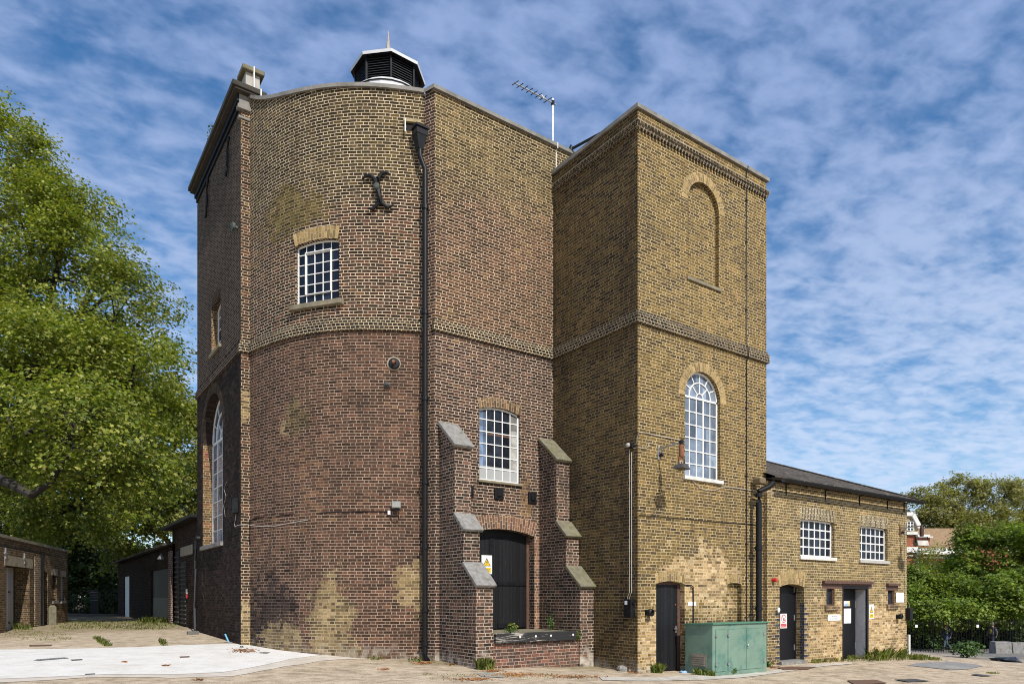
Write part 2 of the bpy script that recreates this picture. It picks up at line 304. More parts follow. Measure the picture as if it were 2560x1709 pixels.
# ------------------------------------------------------------------ mesh builder
class MB:
    def __init__(s): s.v = []; s.f = []; s.u = []
    def quad(s, *pts, uv=None):
        i = len(s.v); s.v += [Vector(p) for p in pts]; s.f.append(list(range(i, i+len(pts))))
        if uv is None:
            P = [Vector(p) for p in pts]; n = Vector((0, 0, 0))
            for k in range(len(P)):
                a, b = P[k], P[(k+1) % len(P)]; n += a.cross(b)
            n = n.normalized() if n.length > 1e-12 else Vector((0, 0, 1))
            if abs(n.z) < .75:
                tx = Vector((-n.y, n.x, 0)).normalized(); uv = [(p.dot(tx), p.z) for p in P]
            else: uv = [(p.x, p.y) for p in P]
        s.u.append(uv)
    def hexa(s, c):   # c: 8 corners, bottom 0-3 ccw then top 4-7
        for f in ((0,3,2,1),(4,5,6,7),(0,1,5,4),(1,2,6,5),(2,3,7,6),(3,0,4,7)): s.quad(*[c[k] for k in f])
    def box(s, x0, x1, y0, y1, z0, z1):
        s.hexa([(x0,y0,z0),(x1,y0,z0),(x1,y1,z0),(x0,y1,z0),(x0,y0,z1),(x1,y0,z1),(x1,y1,z1),(x0,y1,z1)])
    def bar(s, a, b, w, h=None, up=UP):
        a = Vector(a); b = Vector(b); h = h or w; d = (b-a).normalized()
        if abs(d.dot(up)) > .98: up = Vector((1, 0, 0))
        r = d.cross(up).normalized(); q = r.cross(d)
        c = [p + r*(sx*w/2) + q*(sy*h/2) for p in (a, b) for sx, sy in ((-1,-1),(1,-1),(1,1),(-1,1))]
        s.hexa(c)
    def tube(s, pts, rad, n=8, caps=True):
        pts = [Vector(p) for p in pts]; rings = []
        if not hasattr(rad, '__len__'): rad = [rad]*len(pts)
        ref = UP
        for i, p in enumerate(pts):
            d = ((pts[min(i+1, len(pts)-1)]-pts[max(i-1, 0)])).normalized()
            r0 = ref if abs(d.dot(ref)) < .95 else Vector((1, 0, 0))
            a = d.cross(r0).normalized(); b = a.cross(d)
            rings.append([p+(a*math.cos(k*2*math.pi/n)+b*math.sin(k*2*math.pi/n))*rad[i] for k in range(n)])
        L = 0
        for i in range(len(pts)-1):
            dl = (pts[i+1]-pts[i]).length
            for k in range(n):
                k2 = (k+1) % n; per = 2*math.pi*rad[i]
                s.quad(rings[i][k], rings[i][k2], rings[i+1][k2], rings[i+1][k], uv=[(per*k/n, L), (per*(k+1)/n, L), (per*(k+1)/n, L+dl), (per*k/n, L+dl)])
            L += dl
        if caps: s.quad(*reversed(rings[0])); s.quad(*rings[-1])
    def lathe(s, c, axis, prof, n=16):
        """prof: (radius, offset along axis) list"""
        c = Vector(c); ax = Vector(axis).normalized(); r0 = UP if abs(ax.dot(UP)) < .9 else Vector((1, 0, 0))
        a = ax.cross(r0).normalized(); b = a.cross(ax)
        rings = [[c+ax*o+(a*math.cos(k*2*math.pi/n)+b*math.sin(k*2*math.pi/n))*r for k in range(n)] for r, o in prof]
        for i in range(len(prof)-1):
            for k in range(n):
                k2 = (k+1) % n; s.quad(rings[i][k], rings[i][k2], rings[i+1][k2], rings[i+1][k])
        if prof[0][0] > 1e-4: s.quad(*reversed(rings[0]))
        if prof[-1][0] > 1e-4: s.quad(*rings[-1])
    def prism(s, poly, vec):
        """planar polygon swept along vec"""
        P = [Vector(p) for p in poly]; v = Vector(vec)
        s.quad(*reversed(P)); s.quad(*[p+v for p in P])
        for k in range(len(P)):
            a, b = P[k], P[(k+1) % len(P)]; s.quad(a, b, b+v, a+v)
    def build(s, name, mat, parent=None, smooth=False, bevel=0.):
        me = bpy.data.meshes.new(name); me.from_pydata([tuple(v) for v in s.v], [], s.f)
        ul = me.uv_layers.new(name='UVMap'); flat = [c for f in s.u for uvp in f for c in uvp]
        ul.data.foreach_set('uv', flat)
        me.materials.append(mat)
        if smooth or bevel:
            bm = bmesh.new(); bm.from_mesh(me); bmesh.ops.remove_doubles(bm, verts=bm.verts, dist=1e-4)
            bmesh.ops.recalc_face_normals(bm, faces=bm.faces)
            if smooth:
                for f in bm.faces: f.smooth = True
                for e in bm.edges:
                    if len(e.link_faces) == 2 and e.calc_face_angle(0) > .7: e.smooth = False
            bm.to_mesh(me); bm.free()
        o = bpy.data.objects.new(name, me); COL.objects.link(o)
        if bevel:
            md = o.modifiers.new('bevel', 'BEVEL'); md.width = bevel; md.segments = 2; md.limit_method = 'ANGLE'; md.angle_limit = R(40)
        if parent: o.parent = parent; o.matrix_parent_inverse = parent.matrix_world.inverted() if parent.type == 'EMPTY' else parent.matrix_world.inverted()
        return o
def tag(o, label=None, cat=None, group=None, kind=None):
    if label: o['label'] = label
    if cat: o['category'] = cat
    if group: o['group'] = group
    if kind: o['kind'] = kind
    return o
def thing(name, label, cat, loc=(0, 0, 0), group=None):
    o = bpy.data.objects.new(name, None); COL.objects.link(o); o.location = loc; o.empty_display_size = .2
    o.matrix_world = Matrix.Translation(Vector(loc))
    return tag(o, label, cat, group)
def copy_tree(o, parent=None):
    c = o.copy(); COL.objects.link(c)
    if parent: c.parent = parent
    for ch in [x for x in bpy.data.objects if x.parent == o]: copy_tree(ch, c)
    return c

class Plane:
    """vertical wall plane: origin, t = along the wall to the viewer's right, n = outward"""
    def __init__(s, o, t): s.o = Vector((*o[:2], 0)); s.t = Vector((*t, 0)).normalized(); s.n = Vector((s.t.y, -s.t.x, 0))
    def p(s, u, z, d=0.): return s.o + s.t*u + s.n*d + UP*z
    def hit(s, px, py, d=0.):
        r = ray(px, py); k = ((s.o+s.n*d)-EYE).dot(s.n)/r.dot(s.n); q = EYE+r*k
        return (q-s.o).dot(s.t), q.z
    def box(s, mb, u0, u1, z0, z1, d0, d1):
        mb.hexa([s.p(u0,z0,d1), s.p(u1,z0,d1), s.p(u1,z0,d0), s.p(u0,z0,d0), s.p(u0,z1,d1), s.p(u1,z1,d1), s.p(u1,z1,d0), s.p(u0,z1,d0)])
FR = Plane((0, 14.66), (1, 0))       # engine house front
TF = Plane((0, 11.52), (1, 0))       # tower front
AF = Plane((0, 11.40), (1, 0))       # annex front
SW = Plane((4.69, 0), (0, -1))       # engine house side wall (u = -Y)
TS = Plane((11.71, 0), (0, -1))      # tower flank

class Opening:
    def __init__(s, u0, u1, z0, zs, rise=0., depth=.1, round_=False, door=False):
        s.u0, s.u1, s.z0, s.zs, s.rise, s.depth, s.round, s.door = u0, u1, z0, zs, rise, depth, round_, door
        s.uc = (u0+u1)/2; s.hw = (u1-u0)/2
    def head(s, u):
        k = max(-1., min(1., (u-s.uc)/s.hw))
        if s.round: return s.zs + s.hw*math.sqrt(max(0., 1-k*k))
        return s.zs + s.rise*(1-k*k)
    def cols(s):
        if s.round: return [s.uc - s.hw*math.cos(i*math.pi/20) for i in range(21)]
        if s.rise: return [s.u0+(s.u1-s.u0)*i/8 for i in range(9)]
        return [s.u0, s.u1]

def wall(mb, pt, nfn, u0, u1, z0, ztop, ops=(), extra=(), uoff=0., flat=None):
    us = {round(u0, 5), round(u1, 5)} | {round(e, 5) for e in extra if u0 < e < u1}
    for o in ops: us |= {round(c, 5) for c in o.cols()}
    us = sorted(us); zt = ztop if callable(ztop) else (lambda u: ztop)
    def P(u, z, d=0.):
        q = pt(u); n = nfn(u); return Vector((q[0]+n[0]*d, q[1]+n[1]*d, z))
    for a, b in zip(us, us[1:]):
        if b-a < 1e-4: continue
        mid = (a+b)/2; inn = sorted([o for o in ops if o.u0-1e-4 < mid < o.u1+1e-4], key=lambda o: o.z0)
        za, zb = z0, z0
        for o in inn:
            if o.z0 > max(za, zb)+1e-4:
                mb.quad(P(a,za), P(b,zb), P(b,o.z0), P(a,o.z0), uv=[(a+uoff,za),(b+uoff,zb),(b+uoff,o.z0),(a+uoff,o.z0)])
            za, zb = o.head(a), o.head(b)
        mb.quad(P(a,za), P(b,zb), P(b,zt(b)), P(a,zt(a)), uv=[(a+uoff,za),(b+uoff,zb),(b+uoff,zt(b)),(a+uoff,zt(a))])
    for o in ops:
        n = nfn(o.uc)
        def Q(u, z, d):
            q = pt(u); return Vector((q[0]+n[0]*d, q[1]+n[1]*d, z))
        mb.quad(Q(o.u0,o.z0,0), Q(o.u0,o.head(o.u0),0), Q(o.u0,o.head(o.u0),-o.depth), Q(o.u0,o.z0,-o.depth))
        mb.quad(Q(o.u1,o.z0,-o.depth), Q(o.u1,o.head(o.u1),-o.depth), Q(o.u1,o.head(o.u1),0), Q(o.u1,o.z0,0))
        c = o.cols(); L = 0
        for a, b in zip(c, c[1:]):
            A, B = Q(a,o.head(a),0), Q(b,o.head(b),0); dl = (B-A).length
            mb.quad(A, B, Q(b,o.head(b),-o.depth), Q(a,o.head(a),-o.depth), uv=[(0,L),(0,L+dl),(o.depth,L+dl),(o.depth,L)]); L += dl
        if not o.door: mb.quad(Q(o.u0,o.z0,0), Q(o.u0,o.z0,-o.depth), Q(o.u1,o.z0,-o.depth), Q(o.u1,o.z0,0))

def plane_wall(mb, pl, u0, u1, z0, ztop, ops=(), extra=()):
    wall(mb, lambda u: (pl.o.x+pl.t.x*u, pl.o.y+pl.t.y*u), lambda u: (pl.n.x, pl.n.y), u0, u1, z0, ztop, ops, extra)

def arch_ring(pl, o, h, mat, parent, name='arch', proud=.003, flare=.0, inset=0.):
    """ring of gauged bricks above an opening; brick courses run along the arc"""
    mb = MB(); c = o.cols() if (o.round or o.rise) else [o.u0, o.u1]
    inner, outer = [], []
    for u in c:
        z = o.head(u); k = (u-o.uc)/o.hw
        if o.round: a = math.acos(max(-1, min(1, k))); outer.append((o.uc+(o.hw+h)*math.cos(a), o.zs+(o.hw+h)*math.sin(a)))
        else: outer.append((u+k*flare, z+h*(1-.0*k*k)))
        inner.append((u, z))
    L = 0
    for i in range(len(c)-1):
        dl = math.hypot(inner[i+1][0]-inner[i][0], inner[i+1][1]-inner[i][1])*(1+.5*h/max(o.hw, .3) if o.round else 1.)
        A, B, C, D = pl.p(*inner[i], proud), pl.p(*inner[i+1], proud), pl.p(*outer[i+1], proud), pl.p(*outer[i], proud)
        mb.quad(A, B, C, D, uv=[(.0,L),(.0,L+dl),(h,L+dl),(h,L)]); L += dl
    return mb.build(name, mat, parent)

def window(parent, pl, o, cols, rows, d, mat_pane, bar=.022, fr=.045, name='window', fan=False, panes=None, thick=.04, heavy=None, sillm=None, sill_over=.06, sill_h=.07, sill_d=.06, label=None):
    """frame with glazing bars (one mesh), pane and sill as its children. d = depth of the frame face behind the wall face"""
    mb = MB(); f0, f1 = -d-thick, -d
    u0, u1, z0 = o.u0, o.u1, o.z0
    ht = o.zs if fan else None
    def top(u): return (o.zs if fan else o.head(u))
    pl.box(mb, u0, u0+fr, z0, top(u0), f0, f1); pl.box(mb, u1-fr, u1, z0, top(u1), f0, f1)
    pl.box(mb, u0+fr, u1-fr, z0, z0+fr, f0, f1)
    c = o.cols()
    if not fan:
        for a, b in zip(c, c[1:]):
            za, zb = o.head(a), o.head(b)
            mb.hexa([pl.p(a,za-fr,f1), pl.p(b,zb-fr,f1), pl.p(b,zb-fr,f0), pl.p(a,za-fr,f0), pl.p(a,za,f1), pl.p(b,zb,f1), pl.p(b,zb,f0), pl.p(a,za,f0)])
    g0, g1 = f0+.006, f1-.004
    for i in range(1, cols):
        u = u0+fr*.5+(u1-u0-fr)*i/cols; w = bar*(1.8 if heavy and i in heavy else 1)
        pl.box(mb, u-w/2, u+w/2, z0+fr, top(u)-fr*.5, g0, g1)
    for j in range(1, rows):
        z = z0+fr*.5+(max(top(u0), top(o.uc) if not fan else o.zs)-z0-fr)*j/rows
        if z < min(top(u0), top(u1))-.01: pl.box(mb, u0+fr, u1-fr, z-bar/2, z+bar/2, g0+.001, g1-.001)
    if fan:
        pl.box(mb, u0, u1, o.zs-fr*.2, o.zs+fr, f0, f1)
        for i in range(20):
            a, b = i*math.pi/20, (i+1)*math.pi/20
            for ro, ri in ((o.hw, o.hw-fr), (o.hw*.62, o.hw*.62-bar*1.2), (o.hw*.2, o.hw*.2-bar)):
                q = [pl.p(o.uc+r*math.cos(x), o.zs+fr+ (r*math.sin(x))*(o.hw-fr)/o.hw if r != o.hw and r != o.hw-fr else o.zs+r*math.sin(x), dd) for dd in (f1, f0) for r, x in ((ri,a),(ro,a),(ro,b),(ri,b))]
                mb.hexa([q[k] for k in (0,1,5,4,3,2,6,7)])
        for k in range(1, 6):
            a = k*math.pi/6; mb.bar(pl.p(o.uc+o.hw*.6*math.cos(a), o.zs+fr+o.hw*.6*math.sin(a)*.95, -d-.02), pl.p(o.uc+(o.hw-.02)*math.cos(a), o.zs+(o.hw-.02)*math.sin(a), -d-.02), bar, bar, pl.n)
        for k in range(1, 4):
            a = k*math.pi/4; mb.bar(pl.p(o.uc+o.hw*.18*math.cos(a), o.zs+fr+o.hw*.18*math.sin(a), -d-.02), pl.p(o.uc+o.hw*.6*math.cos(a), o.zs+fr+o.hw*.6*math.sin(a)*.95, -d-.02), bar, bar, pl.n)
    w = mb.build(name, M_white, parent)
    if label: w['label'] = label
    pm = MB(); dd = f0+.015
    for a, b in zip(c, c[1:]): pm.quad(pl.p(a,z0,dd), pl.p(b,z0,dd), pl.p(b,o.head(b),dd), pl.p(a,o.head(a),dd), uv=[((x-u0)/(u1-u0)*cols, (zq-z0)/((o.zs if fan else o.head(o.uc))-z0)*rows) for x, zq in ((a,z0),(b,z0),(b,o.head(b)),(a,o.head(a)))])
    pm.build('pane', mat_pane, w)
    if sillm:
        sm = MB(); pl.box(sm, u0-sill_over, u1+sill_over, z0-sill_h, z0-.002, -d+.002, sill_d); sm.build('sill', sillm, w, bevel=.008)
    return w

def opening_px(pl, l, r, zb, zt_l, zt_r=None, apex=None, depth=.1, round_=False, door=False):
    """read an opening off its outline on a wall: left/right edge, bottom y, head y"""
    uc0 = pl.hit(l, zb[0])[0]; uc1 = pl.hit(r, zb[1])[0]
    z0 = .5*(pl.hit(l, zb[0])[1]+pl.hit(r, zb[1])[1])
    zs = pl.hit(l, zt_l)[1] if zt_r is None else .5*(pl.hit(l, zt_l)[1]+pl.hit(r, zt_r)[1])
    rise = 0.
    if apex: rise = pl.hit(*apex)[1]-zs
    return Opening(uc0, uc1, z0, zs, rise, depth, round_, door)

# ================================================================== ENGINE HOUSE
ZB = 8.07          # underside of the string course
EH = thing('engine_house', 'large dark brick engine house with a bowed front and louvred roof lantern', 'building', (8.5, 19, .3))
# --- bowed wall path
B0, B1, B2, B3 = [Vector(p) for p in ((4.92,18.82), (5.40,16.62), (6.2,15.72), (7.97,14.95))]
def bez(t): return B0*(1-t)**3+B1*3*t*(1-t)**2+B2*3*t*t*(1-t)+B3*t**3
NB = 400; _pts = [bez(i/NB) for i in range(NB+1)]; _s = [0.]
for a, b in zip(_pts, _pts[1:]): _s.append(_s[-1]+(b-a).length)
LB = _s[-1]
def bow_pt(u):
    u = max(0., min(LB, u)); i = min(NB-1, int(np.searchsorted(_s, u, side='right'))-1)
    f = (u-_s[i])/(_s[i+1]-_s[i]); return _pts[i].lerp(_pts[i+1], f)
def bow_n(u):
    d = bow_pt(min(LB, u+.03))-bow_pt(max(0, u-.03)); d.normalize(); return Vector((d.y, -d.x))
def bow_hit(px):
    r = ray(px, 1000); best = (9e9, 0)
    for i in range(401):
        u = LB*i/400; p = bow_pt(u); e = abs(p.x*r.y-p.y*r.x)
        if e < best[0]: best = (e, u)
    return best[1]
def bow_z(px, py):
    u = bow_hit(px); p = bow_pt(u); D = Vector((p.x, p.y, 0)).dot(FW); return u, EYE.z+D*(HORZ-py)/FOC
def bow_plane(u, w=.2):
    p = bow_pt(u); a, b = bow_pt(u-w), bow_pt(u+w); t = (b-a).normalized()
    pl = Plane((p.x-t.x*u, p.y-t.y*u), (t.x, t.y)); return pl
def swoop(u): return 13.82+.92*math.exp(-max(0, u)/1.3)
# bow window
ul, zbl = bow_z(741, 766); ur, zbr = bow_z(847, 750)
zsl = bow_z(741, 622)[1]; zsr = bow_z(847, 600)[1]
OB = Opening(ul, ur, (zbl+zbr)/2, (zsl+zsr)/2+.02, .075, .13)
uex = [LB*i/48 for i in range(49)]
mb = MB(); wall(mb, bow_pt, bow_n, 0, LB, -.6, ZB, (), uex); bowlo = mb.build('bowed_lower_wall', M_bow_lo, EH)
mb = MB(); wall(mb, bow_pt, bow_n, 0, LB, ZB, swoop, (OB,), uex); mb.build('bowed_upper_wall', M_bow_up, EH)
def bow_strip(mb, z0, z1, d0, d1, ulo=0., uhi=None, n=48, ztop=None):
    uhi = LB if uhi is None else uhi
    for i in range(n):
        a, b = ulo+(uhi-ulo)*i/n, ulo+(uhi-ulo)*(i+1)/n
        q = []
        for u in (a, b):
            p, nn = bow_pt(u), bow_n(u); dz = ztop(u)-13.82 if ztop else 0
            q.append([Vector((p.x+nn.x*d, p.y+nn.y*d, z+dz)) for d, z in ((d1,z0),(d1,z1),(d0,z1),(d0,z0))])
        A, B = q
        mb.quad(A[0], B[0], B[1], A[1], uv=[(a,z0),(b,z0),(b,z1),(a,z1)]); mb.quad(A[1], B[1], B[2], A[2]); mb.quad(A[3], B[3], B[0], A[0])
# string course round bow, pilaster, front and side
mb = MB(); bow_strip(mb, ZB, ZB+.225, -.02, .06, .0, LB-.02); bow_strip(mb, ZB+.228, ZB+.30, -.02, .025, .0, LB-.02)
PB = Plane((0, 18.85), (1, 0))
PB.box(mb, 4.63, 4.93, ZB, ZB+.225, -.05, .06); PB.box(mb, 4.665, 4.93, ZB+.228, ZB+.30, -.05, .025)
mb.build('string_course', M_band, EH); mb = MB()
SW.box(mb, -24.3, -18.90, ZB, ZB+.225, -.02, .06); SW.box(mb, -24.3, -18.90, ZB+.228, ZB+.30, -.02, .025)
mb.build('side_string_course', M_side_up, EH); mb = MB()
FR.box(mb, 8.04, 11.72, ZB, ZB+.225, -.02, .06); FR.box(mb, 8.08, 11.72, ZB+.228, ZB+.30, -.02, .025)
mb.build('string_course', M_band, EH)
# pilaster
mb = MB(); plane_wall(mb, PB, 4.69, 4.93, -.6, 14.35); mb.build('pilaster', M_pil, EH)
mb = MB(); PB.box(mb, 4.60, 4.95, 14.36, 14.47, -.1, .07); PB.box(mb, 4.63, 4.93, 14.13, 14.20, -.1, .03)
PB.box(mb, 4.64, 4.95, 14.47, 14.74, -.1, .04); mb.build('pilaster_cap', M_stone, EH, bevel=.012)
# side wall with its two openings
OS1 = opening_px(SW, 528.5, 552, (886, 862), 780, 735, (540.5, 747), .32)
OS2 = opening_px(SW, 507, 556.5, (1368, 1350), 1105, 1082, None, .55, round_=True)
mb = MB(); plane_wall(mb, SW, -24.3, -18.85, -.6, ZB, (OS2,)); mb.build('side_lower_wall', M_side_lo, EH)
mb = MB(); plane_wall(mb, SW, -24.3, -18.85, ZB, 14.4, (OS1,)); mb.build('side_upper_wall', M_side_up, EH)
M_arch_s = brick('sooty_gauged_brick', [(0., (.03,.023,.018)), (.6, (.065,.047,.032)), (1., (.10,.07,.04))], (.14,.115,.085), .005, soot=.5)
arch_ring(SW, OS2, .30, M_arch_s, EH, 'side_window_arch'); arch_ring(SW, OS1, .24, M_arch_s, EH, 'side_window_arch')
M_jamb = brick('clean_jamb_brick', [(0., (.06,.038,.026)), (.4, (.13,.08,.036)), (.75, (.18,.11,.045)), (1., (.22,.075,.04))], (.45,.38,.27), .006)
for o in (OS1, OS2):
    mb = MB(); mb.quad(SW.p(o.u0+.004,o.z0,-.001), SW.p(o.u0+.004,o.zs+.02,-.001), SW.p(o.u0+.004,o.zs+.02,-o.depth), SW.p(o.u0+.004,o.z0,-o.depth)); mb.build('window_jamb', M_jamb, EH)
window(EH, SW, OS1, 3, 4, .18, M_gl_dark, name='window', sillm=M_silld, sill_d=.07, sill_h=.1)
window(EH, SW, OS2, 4, 7, .28, M_gl_sky, fan=True, name='window', fr=.06, bar=.028, sillm=M_conc, sill_d=.08, sill_h=.12)
# side cornice and coping (deep overhang)
mb = MB()
for i, (d, z0, z1) in enumerate(((.04,14.44,14.56),(.09,14.56,14.74))): SW.box(mb, -24.3-.0, -18.85+d*.3, z0, z1-.002, -.05, d)
mb.build('side_cornice', M_black, EH)
mb = MB(); SW.box(mb, -24.42, -18.62, 14.80, 14.93, -.45, .26); SW.box(mb, -24.40, -18.66, 14.742, 14.80, -.4, .20); PB.box(mb, 5.14, 5.3, 14.802, 14.928, -.6, .2); mb.build('side_coping', plain('shaded_coping_stone', (.05,.043,.033), .9, var=.3, scale=4., dirt=(.025,.02,.015,.8)), EH, bevel=.015)  # darker copy of the coping stone, shade of the side face in its colour
# front wall: window, doorway
OF1 = opening_px(FR, 1198.5, 1300, (1199, 1209), 1021, 1038, (1247, 1019), .13)
OF2 = opening_px(FR, 1176, 1335.6, (1560, 1553), 1333, 1338, (1262, 1322), .34, door=True); OF2.z0 = .86
mb = MB(); plane_wall(mb, FR, 8.10, 11.73, -.6, ZB, (OF1, OF2)); mb.build('front_lower_wall', M_flat_lo, EH)
mb = MB(); plane_wall(mb, FR, 8.10, 12.4, ZB, 13.82); mb.build('front_upper_wall', M_flat_up, EH)
mb = MB(); wall(mb, lambda u: Vector((7.97,14.95)).lerp(Vector((8.10,14.66)), u/.318), lambda u: (-.912,-.41), 0, .318, -.6, 13.82); mb.build('return_wall', M_flat_lo, EH)
mb = MB(); mb.quad((12.4,14.66,-.6),(12.4,24.3,-.6),(12.4,24.3,13.78),(12.4,14.66,13.78)); mb.quad((12.4,24.3,-.6),(4.69,24.3,-.6),(4.69,24.3,14.4),(12.4,24.3,13.78)); mb.build('rear_wall', M_side_up, EH)
arch_ring(FR, OF1, .24, M_arch_d, EH, 'window_arch', flare=.05)
arch_ring(FR, OF2, .36, M_arch_r, EH, 'door_arch', flare=.10)
mb = MB()   # red brick jamb of the doorway
FR.box(mb, OF2.u1+.002, OF2.u1+.23, .86, OF2.zs-.01, -.05, .003); mb.build('door_jamb', M_arch_r, EH)
arch_ring(bow_plane((ul+ur)/2, .5), OB, .30, M_arch_y, EH, 'window_arch', flare=.06, proud=.006)
BP = bow_plane((ul+ur)/2, .5)
window(EH, BP, OB, 5, 6, .10, M_gl_navy, name='window', sillm=M_silld, sill_d=.08, sill_h=.12, sill_over=.12, bar=.018, fr=.035)
mb = MB(); w5 = (OB.u1-OB.u0)/5; h6 = (OB.zs+.1-OB.z0)/6          # opening casement standing proud of the bars
for a, b, c, d in ((1,1.08,1,5),(3.94,4.02,1,5),(1,4.02,1,1.07),(1,4.02,4.95,5.02)): BP.box(mb, OB.u0+w5*a-.01, OB.u0+w5*b-.01, OB.z0+h6*c, OB.z0+h6*d, -.11, -.07)
mb.build('casement', M_white, EH)
wf = window(EH, FR, OF1, 5, 6, .07, M_gl_dark, name='window', sillm=M_silld, sill_d=.07, sill_h=.06)
ww = (OF1.u1-OF1.u0)/5; hh = (OF1.zs+.05-OF1.z0)/6
mb = MB(); FR.box(mb, OF1.u0+.04, OF1.u1-.04, OF1.z0+.04, OF1.z0+hh*1.25, -.092, -.088); mb.build('blind_board', M_paper, wf)
mb = MB(); FR.box(mb, OF1.u0+.04, OF1.u0+ww, OF1.z0+hh*1.25, OF1.zs-.03, -.0925, -.0885); mb.build('sky_tint_pane', M_gl_blue, wf)
mb = MB(); FR.box(mb, OF1.u0+ww*4, OF1.u1-.04, OF1.z0+hh*1.26, OF1.zs-.03, -.0925, -.0885); mb.build('grey_pane', M_gl_grey, wf)  # right-hand column in plain grey glass
mb = MB(); FR.box(mb, OF1.u0+ww, OF1.u0+ww*4, OF1.z0+hh*3.85, OF1.z0+hh*4.08, -.093, -.089); mb.build('shelf_edge', M_timb, wf)
# plank doors in the dock doorway
mb = MB(); dz = OF2.z0+.03
FR.box(mb, OF2.u0+.02, OF2.u1-.09, dz, OF2.zs-.05, -.30, -.25); dr = mb.build('dock_door', M_blackdoor, EH)
mb = MB(); FR.box(mb, OF2.u1-.09, OF2.u1-.002, dz-.02, OF2.zs, -.30, -.22); mb.build('door_frame', M_timb, EH)
mb = MB(); FR.box(mb, OF2.u0, OF2.u1, OF2.zs-.05, OF2.zs+.28, -.33, -.23); mb.build('door_head', M_black, EH)
mb = MB(); um = OF2.u0+.62*(OF2.u1-OF2.u0)
FR.box(mb, um-.25, OF2.u1-.10, dz+.02, dz+.13, -.25, -.228); mb.build('door_rail', M_black, dr)
mb = MB(); FR.box(mb, um-.25, OF2.u1-.06, dz+1.12, dz+1.22, -.25, -.222); mb.build('strap_hinge', M_black, dr)
mb = MB(); FR.box(mb, OF2.u0+.72, OF2.u0+.86, dz, OF2.zs-.07, -.25, -.235); mb.build('door_stile', M_black, dr)
mb = MB(); mb.lathe(FR.p(OF2.u0+.66, dz+1.12, -.25), FR.n, [(.03,0),(.03,.04),(.012,.05)], 10); mb.build('door_knob', M_galv, dr)
# buttresses with stepped weatherings
def buttress(x0, x1, wm):
    root = MB()
    tiers = [(-.6, 1.95, 13.01), (1.95, 3.23, 13.56), (3.23, 5.21, 13.94)]
    for z0, z1, yf in tiers:
        root.quad((x0,14.68,z0),(x0,yf,z0),(x0,yf,z1),(x0,14.68,z1)); root.quad((x0,yf,z0),(x1,yf,z0),(x1,yf,z1),(x0,yf,z1)); root.quad((x1,yf,z0),(x1,14.68,z0),(x1,14.68,z1),(x1,yf,z1))
    for (zf, yf), (zb, yb) in (((1.95,13.01),(2.45,13.56)), ((3.23,13.56),(3.60,13.94)), ((5.21,13.94),(5.84,14.66))):
        root.quad((x0,yb,zf),(x0,yf,zf),(x0,yb,zb)); root.quad((x1,yf,zf),(x1,yb,zf),(x1,yb,zb))
    b = root.build('buttress', M_butt, EH)
    for (zf, yf), (zb, yb) in (((1.95,13.01),(2.45,13.56)), ((3.23,13.56),(3.60,13.94)), ((5.21,13.94),(5.84,14.66))):
        s = MB(); o = .05; d = Vector((0, yb-yf, zb-zf)).normalized(); n = Vector((0, -d.z, d.y))
        a = Vector((0, yf, zf))-d*.06+n*.005; c = Vector((0, yb, zb))+d*.0+n*.005; th = n*.075
        xr = min(x1+o, 11.705)
        s.hexa([(x0-o,a.y,a.z),(xr,a.y,a.z),(xr,c.y,c.z),(x0-o,c.y,c.z)]+[(x,q.y+th.y,q.z+th.z) for x, q in ((x0-o,a),(xr,a),(xr,c),(x0-o,c))])
        s.build('weathering', wm, b, bevel=.01)
    return b
buttress(8.22, 8.67, M_conc); buttress(11.24, 11.68, M_moss)
# loading dock
mb = MB(); FR.box(mb, 8.67, 11.24, -.6, .80, -.02, 14.66-13.06); mb.build('loading_dock', M_dock, EH)
mb = MB(); FR.box(mb, 8.67, 11.24, .80, .862, -.3, 14.66-13.075); mb.build('dock_slab', plain('mossy_dock_slab', (.20,.175,.12), .95, var=.35, scale=6., bump=.01, dirt=(.10,.12,.03,.8), dscale=5.), EH)
mb = MB(); FR.box(mb, 8.73, 11.10, .66, .885, 14.66-13.055, 14.66-12.97); bm_ = mb.build('dock_beam', M_beam, EH, bevel=.012)
for k in (.28, .47, .66, .95):
    s = MB(); s.lathe((8.73+2.37*k, 12.97, .79), (0,-1,0), [(.028,-.01),(.028,.006),(.012,.012)], 10); s.build('bolt_head', M_whitepvc, bm_)
# three cast iron vent boxes on the front wall
for px, py, w in ((1247, 1233.5, .27), (1331, 1244, .26), (1176, 1228, .17)):
    u, z = FR.hit(px, py, .02); s = MB(); FR.box(s, u-w/2, u+w/2, z-.15, z+.15, -.01, .045); v = s.build('vent_box', M_black, EH, bevel=.01)
    s = MB(); FR.box(s, u-.05, u+.06, z-.07, z+.06, .046, .075); s.build('vent_boss', M_black, v, bevel=.008)
# coping of bow, return and front
mb = MB(); bow_strip(mb, 13.815, 13.905, -.35, .06, .0, LB, 48, swoop)
mb.quad((8.04,14.59,13.815),(12.46,14.59,13.815),(12.46,14.59,13.905),(8.04,14.59,13.905)); mb.quad((8.04,14.59,13.905),(12.46,14.59,13.905),(12.46,15.0,13.905),(8.04,15.0,13.905)); mb.quad((8.04,15.0,13.815),(12.46,15.0,13.815),(12.46,14.59,13.815),(8.04,14.59,13.815)); mb.quad((12.46,14.59,13.815),(12.46,15.0,13.815),(12.46,15.0,13.905),(12.46,14.59,13.905))
mb.quad((7.93,14.89,13.815),(8.04,14.59,13.815),(8.04,14.59,13.905),(7.93,14.89,13.905)); mb.quad((7.93,14.89,13.9045),(8.04,14.59,13.9045),(8.4,15.0,13.9045),(8.2,15.2,13.9045))
mb.build('coping', M_stone, EH)
mb = MB()    # joints of the coping stones
